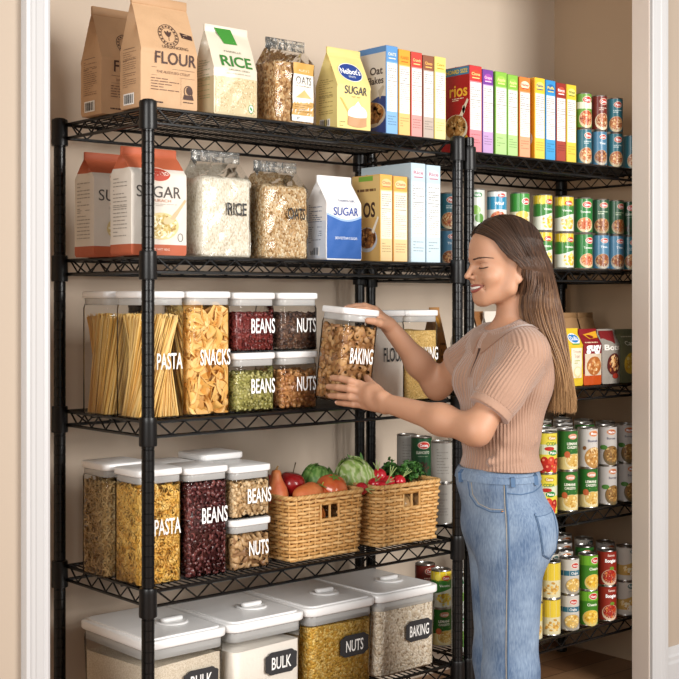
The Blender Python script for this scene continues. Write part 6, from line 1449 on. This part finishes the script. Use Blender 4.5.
def line_on(o, pts, r, m, name, parent, dirv=(0, -1, 0), off=.0008, dense=12):
    q = []
    for a, b in zip(pts[:-1], pts[1:]):
        for i in range(dense): q.append(tuple(Vector(a)*(1-i/dense)+Vector(b)*(i/dense)))
    q.append(tuple(pts[-1])); mb = MB(); tube(mb, surf_pts(o, q, dirv, off), r, 5); return mb.build(name, m, parent, sharp=180)
def pp(lst, d=3.40): return [P(x, y, d) for x, y in lst]
line_on(jeans, pp([(501, 480), (503, 510), (503.5, 560), (503, 620), (503, 679), (503, 740)]), .0020, DSEAM, 'side_seam', jeans)
line_on(jeans, pp([(499.5, 480), (501, 510), (501.5, 560), (501, 620), (501, 679)]), .0007, STI, 'stitching', jeans, off=.0014)
line_on(jeans, pp([(467, 480), (469, 494), (475, 503), (487, 507), (499, 506.5)]), .0016, DSEAM, 'front_pocket_edge', jeans)
line_on(jeans, pp([(470, 480), (471.5, 492), (477, 500.5), (487, 504.4), (499, 504)]), .0007, STI, 'stitching', jeans, off=.0014)
line_on(jeans, pp([(503, 488), (516, 489.5), (530, 488), (541, 484)]), .0014, DSEAM, 'yoke_seam', jeans)
# back pocket: a patch with a pointed foot
pk = [(517.5, 508), (543.5, 505.5), (546.5, 546), (538, 556), (525, 548)]
def patch(o, poly_px, d, off, m, name, parent, dirv, n=14):
    def bil(u, v):
        top = np.array(poly_px[0])*(1-u)+np.array(poly_px[1])*u; lo = np.array(poly_px[4])*(1-u)+np.array(poly_px[2])*u; lo = lo+np.array([0, 1])*(6.5*(1-abs(2*u-1.0))); q = top*(1-v)+lo*v; return P(q[0], q[1], d)
    g = [[surf_pts(o, [bil(i/n, j/n)], dirv, off if 0 < i < n and 0 < j < n else .0005)[0] for j in range(n+1)] for i in range(n+1)]
    mb = MB(); mb.add([tuple(p) for c in g for p in c], [(i*(n+1)+j, i*(n+1)+j+1, (i+1)*(n+1)+j+1, (i+1)*(n+1)+j) for i in range(n) for j in range(n)]); ob = mb.build(name, m, parent, sharp=180)
    ed = [bil(0, j/8) for j in range(9)]+[bil(i/8, 1) for i in range(1, 9)]+[bil(1, 1-j/8) for j in range(1, 9)]
    mb = MB(); cx_ = np.mean(ed, 0); ed2 = [e+(cx_-e)*.07 for e in ed]; tube(mb, surf_pts(o, ed2, dirv, off+.0006), .0008, 4); tube(mb, surf_pts(o, [bil(i/10, .07) for i in range(11)], dirv, off+.0006), .0008, 4); tube(mb, surf_pts(o, ed+[ed[0]], dirv, .0012), .0013, 4); mb.build('stitching', DSEAM, ob, sharp=180); return ob
patch(jeans, pk, 3.40, .0030, DEN, 'back_pocket', jeans, (.30, -1, 0))
for x in (462, 507, 530):
    q = surf_pts(jeans, [P(x, 468.5, 3.4), P(x+.6, 474, 3.4), P(x+1, 482, 3.4)], (0, -1, 0), .0065); mb = MB(); 
    rows = []
    for p in q: rows.append([tuple(p+Vector((dx, dy, 0))) for dx, dy in ((-.0055, .004), (.0055, .004), (.0055, -.0015), (-.0055, -.0015))])
    loft(mb, rows); mb.build('belt_loop', DSEAM, jeans, sharp=40)
mb = MB(); q = surf_pts(jeans, [P(498, 506, 3.4)], (0, -1, 0), .0005)[0]; ball(mb, tuple(q), .0035, .0018, .0035, 10, 8); mb.build('rivet', mat('copper_rivet', '#9a6a48', .3, metal=1), jeans, sharp=180)
# shoes (below the picture, so that she stands on the floor)
for s_ in (1, -1):
    A1 = P(505.5, 665, 3.45)+LG*s_; G = Field((A1[0]-.24, A1[1]-.14, -.01), (A1[0]+.12, A1[1]+.14, .14), .005)
    hee = np.array([A1[0]+.03, A1[1], .045]); toe = hee+PA[0]*.17; toe[2] = .032; G.cap(hee, toe, .040, .034, .02); G.cap(hee+np.array([0, 0, .01]), hee+np.array([-.02, 0, .085]), .038, .042, .02); G.plane((0, 0, .0015), (0, 0, -1)); G.plane((0, 0, .115), (0, 0, 1)); G.obj('shoe', mat('white_shoe', '#dcd8d2', .5), woman, 1)

# ---- hair: long strands from a middle parting, tucked behind the ear and down the back
def hair():
    rng = np.random.default_rng(11); rr_ = random.Random(2)
    ys = [297, 314, 330, 345, 365, 385, 408]; fa = [517, 516.5, 523, 533, 544, 547, 547]; ba = [558, 562, 564, 565.5, 568, 572, 575]; hd = [.076, .074, .075, .078, .078, .070, .056]; dc = [3.43, 3.43, 3.43, 3.43, 3.43, 3.43, 3.43]
    def cr(p0, p1, p2, p3, t): return .5*((2*p1)+(-p0+p2)*t+(2*p0-5*p1+4*p2-p3)*t*t+(-p0+3*p1-3*p2+p3)*t**3)
    Vs = []; Fs = []; k = 0
    def lerp(a, b, t): return a+(b-a)*t
    for s in range(2900):
        sg = 1 if s % 5 < 3 else -1; p = rng.uniform(0, 1)**.9; lay = rng.uniform(0, 1); e = .004+.010*lay
        psi = math.radians(lerp(31, 205, p)); C3 = lambda f, l, u: np.array([f-.008, l, u+.002])
        pts = []
        base = C3((.095+e)*math.cos(psi), sg*.003, (.087+e)*math.sin(psi)); pts.append(base)
        q = min(1, p/.78)
        side = C3(lerp(.060, -.078, q**.8), sg*lerp(.0600, .050, q**2)*1.0, lerp(.028, .030, q) if p < .78 else .0)
        s2 = C3(lerp(.031, -.104, q**.8), sg*lerp(.0770, .045, q**2), lerp(-.014, -.012, q))
        s3 = C3(lerp(-.004, -.118, q**.8), sg*lerp(.0880, .045, q**2), lerp(-.046, -.058, q))
        def out(v, m=1.0):
            w_ = v-np.array([-.008, 0, .002]); r_ = math.sqrt((w_[0]/(.095+e))**2+(w_[1]/(.073+e))**2+(w_[2]/(.087+e))**2); return np.array([-.008, 0, .002])+w_*(max(1, 1/r_) if r_ < 1 else 1/r_**(.85*m))
        pts = [base, out((base+side)/2), out(side), out((side+s2)/2), out(s2, .45), s3]
        W_ = [hp(*v) for v in pts]
        al = PI*min(1, max(0, p*1.0+rng.normal()*.07)); rho = 1-.75*lay*rng.uniform(0, 1)**.8 if lay < .5 else rng.uniform(.25, 1.0); end = rng.uniform(-9, 4); jit = rng.normal(size=3)*.003; fr = rng.uniform(0, 2*PI)
        for i, y in enumerate(ys):
            cx_ = (fa[i]+ba[i])/2; hw_ = (ba[i]-fa[i])/2; yy_ = y+(end if i == len(ys)-1 else 0); wob = 1.2*math.sin(i*1.1+fr)*(i/6)
            c = P(cx_-hw_*rho*math.cos(al)+wob, yy_, dc[i]); c[1] += -sg*hd[i]*(math.sin(al)*.92+.08)*rho; W_.append(c+jit*(i/6))
        if p < .12 and sg > 0 and rng.uniform() < .5: W_[6] = W_[6]*1.0
        W_ = np.array(W_); W_[2:5] += rng.normal(size=(3, 3))*.0008; n = len(W_); C_ = []
        for i in range(n-1):
            a, b, c, d = W_[max(0, i-1)], W_[i], W_[i+1], W_[min(n-1, i+2)]
            for t in (0, .5): C_.append(cr(a, b, c, d, t))
        C_.append(W_[-1]); C_ = np.array(C_); m = len(C_); T_ = np.gradient(C_, axis=0); T_ /= np.linalg.norm(T_, axis=1)[:, None]+1e-9
        A = np.cross(T_, [0.3, 1, .2]); A /= np.linalg.norm(A, axis=1)[:, None]+1e-9; Bn = np.cross(T_, A); r0 = rng.uniform(.0010, .0018); rad = r0*np.clip(np.minimum(np.linspace(.5, 3, m), np.linspace(4, .15, m)), 0, 1)[:, None]
        ring = [C_+rad*(A*math.cos(g)+Bn*math.sin(g)) for g in (0, 2*PI/3, 4*PI/3)]; V = np.stack(ring, 1).reshape(-1, 3); Vs.append(V)
        i0 = np.arange(m-1)[:, None]*3; F = np.vstack([np.stack([i0[:, 0]+j, i0[:, 0]+(j+1) % 3, i0[:, 0]+3+(j+1) % 3, i0[:, 0]+3+j], 1) for j in range(3)])+k; Fs.append(F); k += len(V)
    # cap under the strands
    H_ = Field(HO-np.array([.14, .12, .12]), HO+np.array([.14, .12, .12]), .0035); H_.ell(hp(-.008, 0, .002), (.0985, .0765, .0905), .01, M=HM)
    n_ = hf*.62-hu*.78; H_.plane(hp(.078, 0, .044), n_); V, F = H_.mesh(); Vs.append(V); Fs.append(F+k); k += len(V)
    H_ = Field((-.02, -.16, .98), (.26, .14, 1.50), .005)
    for i in range(len(ys)-2):
        a = P((fa[i]+ba[i])/2+1, ys[i], dc[i]); b = P((fa[i+1]+ba[i+1])/2+1, ys[i+1], dc[i+1]); ra = (ba[i]-fa[i])/2/379*.5; rb = (ba[i+1]-fa[i+1])/2/379*.5
        for o2 in (-.035, -.012, .012, .035): H_.cap(a+np.array([0, o2, 0]), b+np.array([0, o2, 0]), ra, rb, .012)
    V, F = H_.mesh(); Vs.append(V); Fs.append(F+k); k += len(V)
    m = mat('brown_hair', '#5a3d2a', .38, spec=.45); nt = m.node_tree; b = nt.nodes['Principled BSDF']; tc = nt.nodes.new('ShaderNodeTexCoord'); sp = nt.nodes.new('ShaderNodeSeparateXYZ'); nt.links.new(tc.outputs['Object'], sp.inputs[0])
    g = nt.nodes.new('ShaderNodeNewGeometry'); mr = nt.nodes.new('ShaderNodeMapRange'); mr.inputs[1].default_value = float(HO[2]+.05); mr.inputs[2].default_value = float(P(0, 405, 3.43)[2]); ad = nt.nodes.new('ShaderNodeMath'); ad.operation = 'MULTIPLY_ADD'; ad.inputs[1].default_value = .42
    sb = nt.nodes.new('ShaderNodeMath'); sb.operation = 'SUBTRACT'; sb.inputs[1].default_value = .21
    nt.links.new(sp.outputs[2], mr.inputs[0]); nt.links.new(g.outputs['Random Per Island'], ad.inputs[0]); nt.links.new(mr.outputs[0], ad.inputs[2]); nt.links.new(ad.outputs[0], sb.inputs[0])
    r = nt.nodes.new('ShaderNodeValToRGB'); el = r.color_ramp.elements; el[0].position = 0; el[0].color = L4('#38261b'); el[1].position = 1; el[1].color = L4('#b08a60'); e1 = el.new(.35); e1.color = L4('#5e4230'); e2 = el.new(.65); e2.color = L4('#8a6748')
    nt.links.new(sb.outputs[0], r.inputs['Fac']); nt.links.new(r.outputs['Color'], b.inputs['Base Color'])
    np_obj('hair', np.vstack(Vs), np.vstack(Fs), m, woman)
hair()
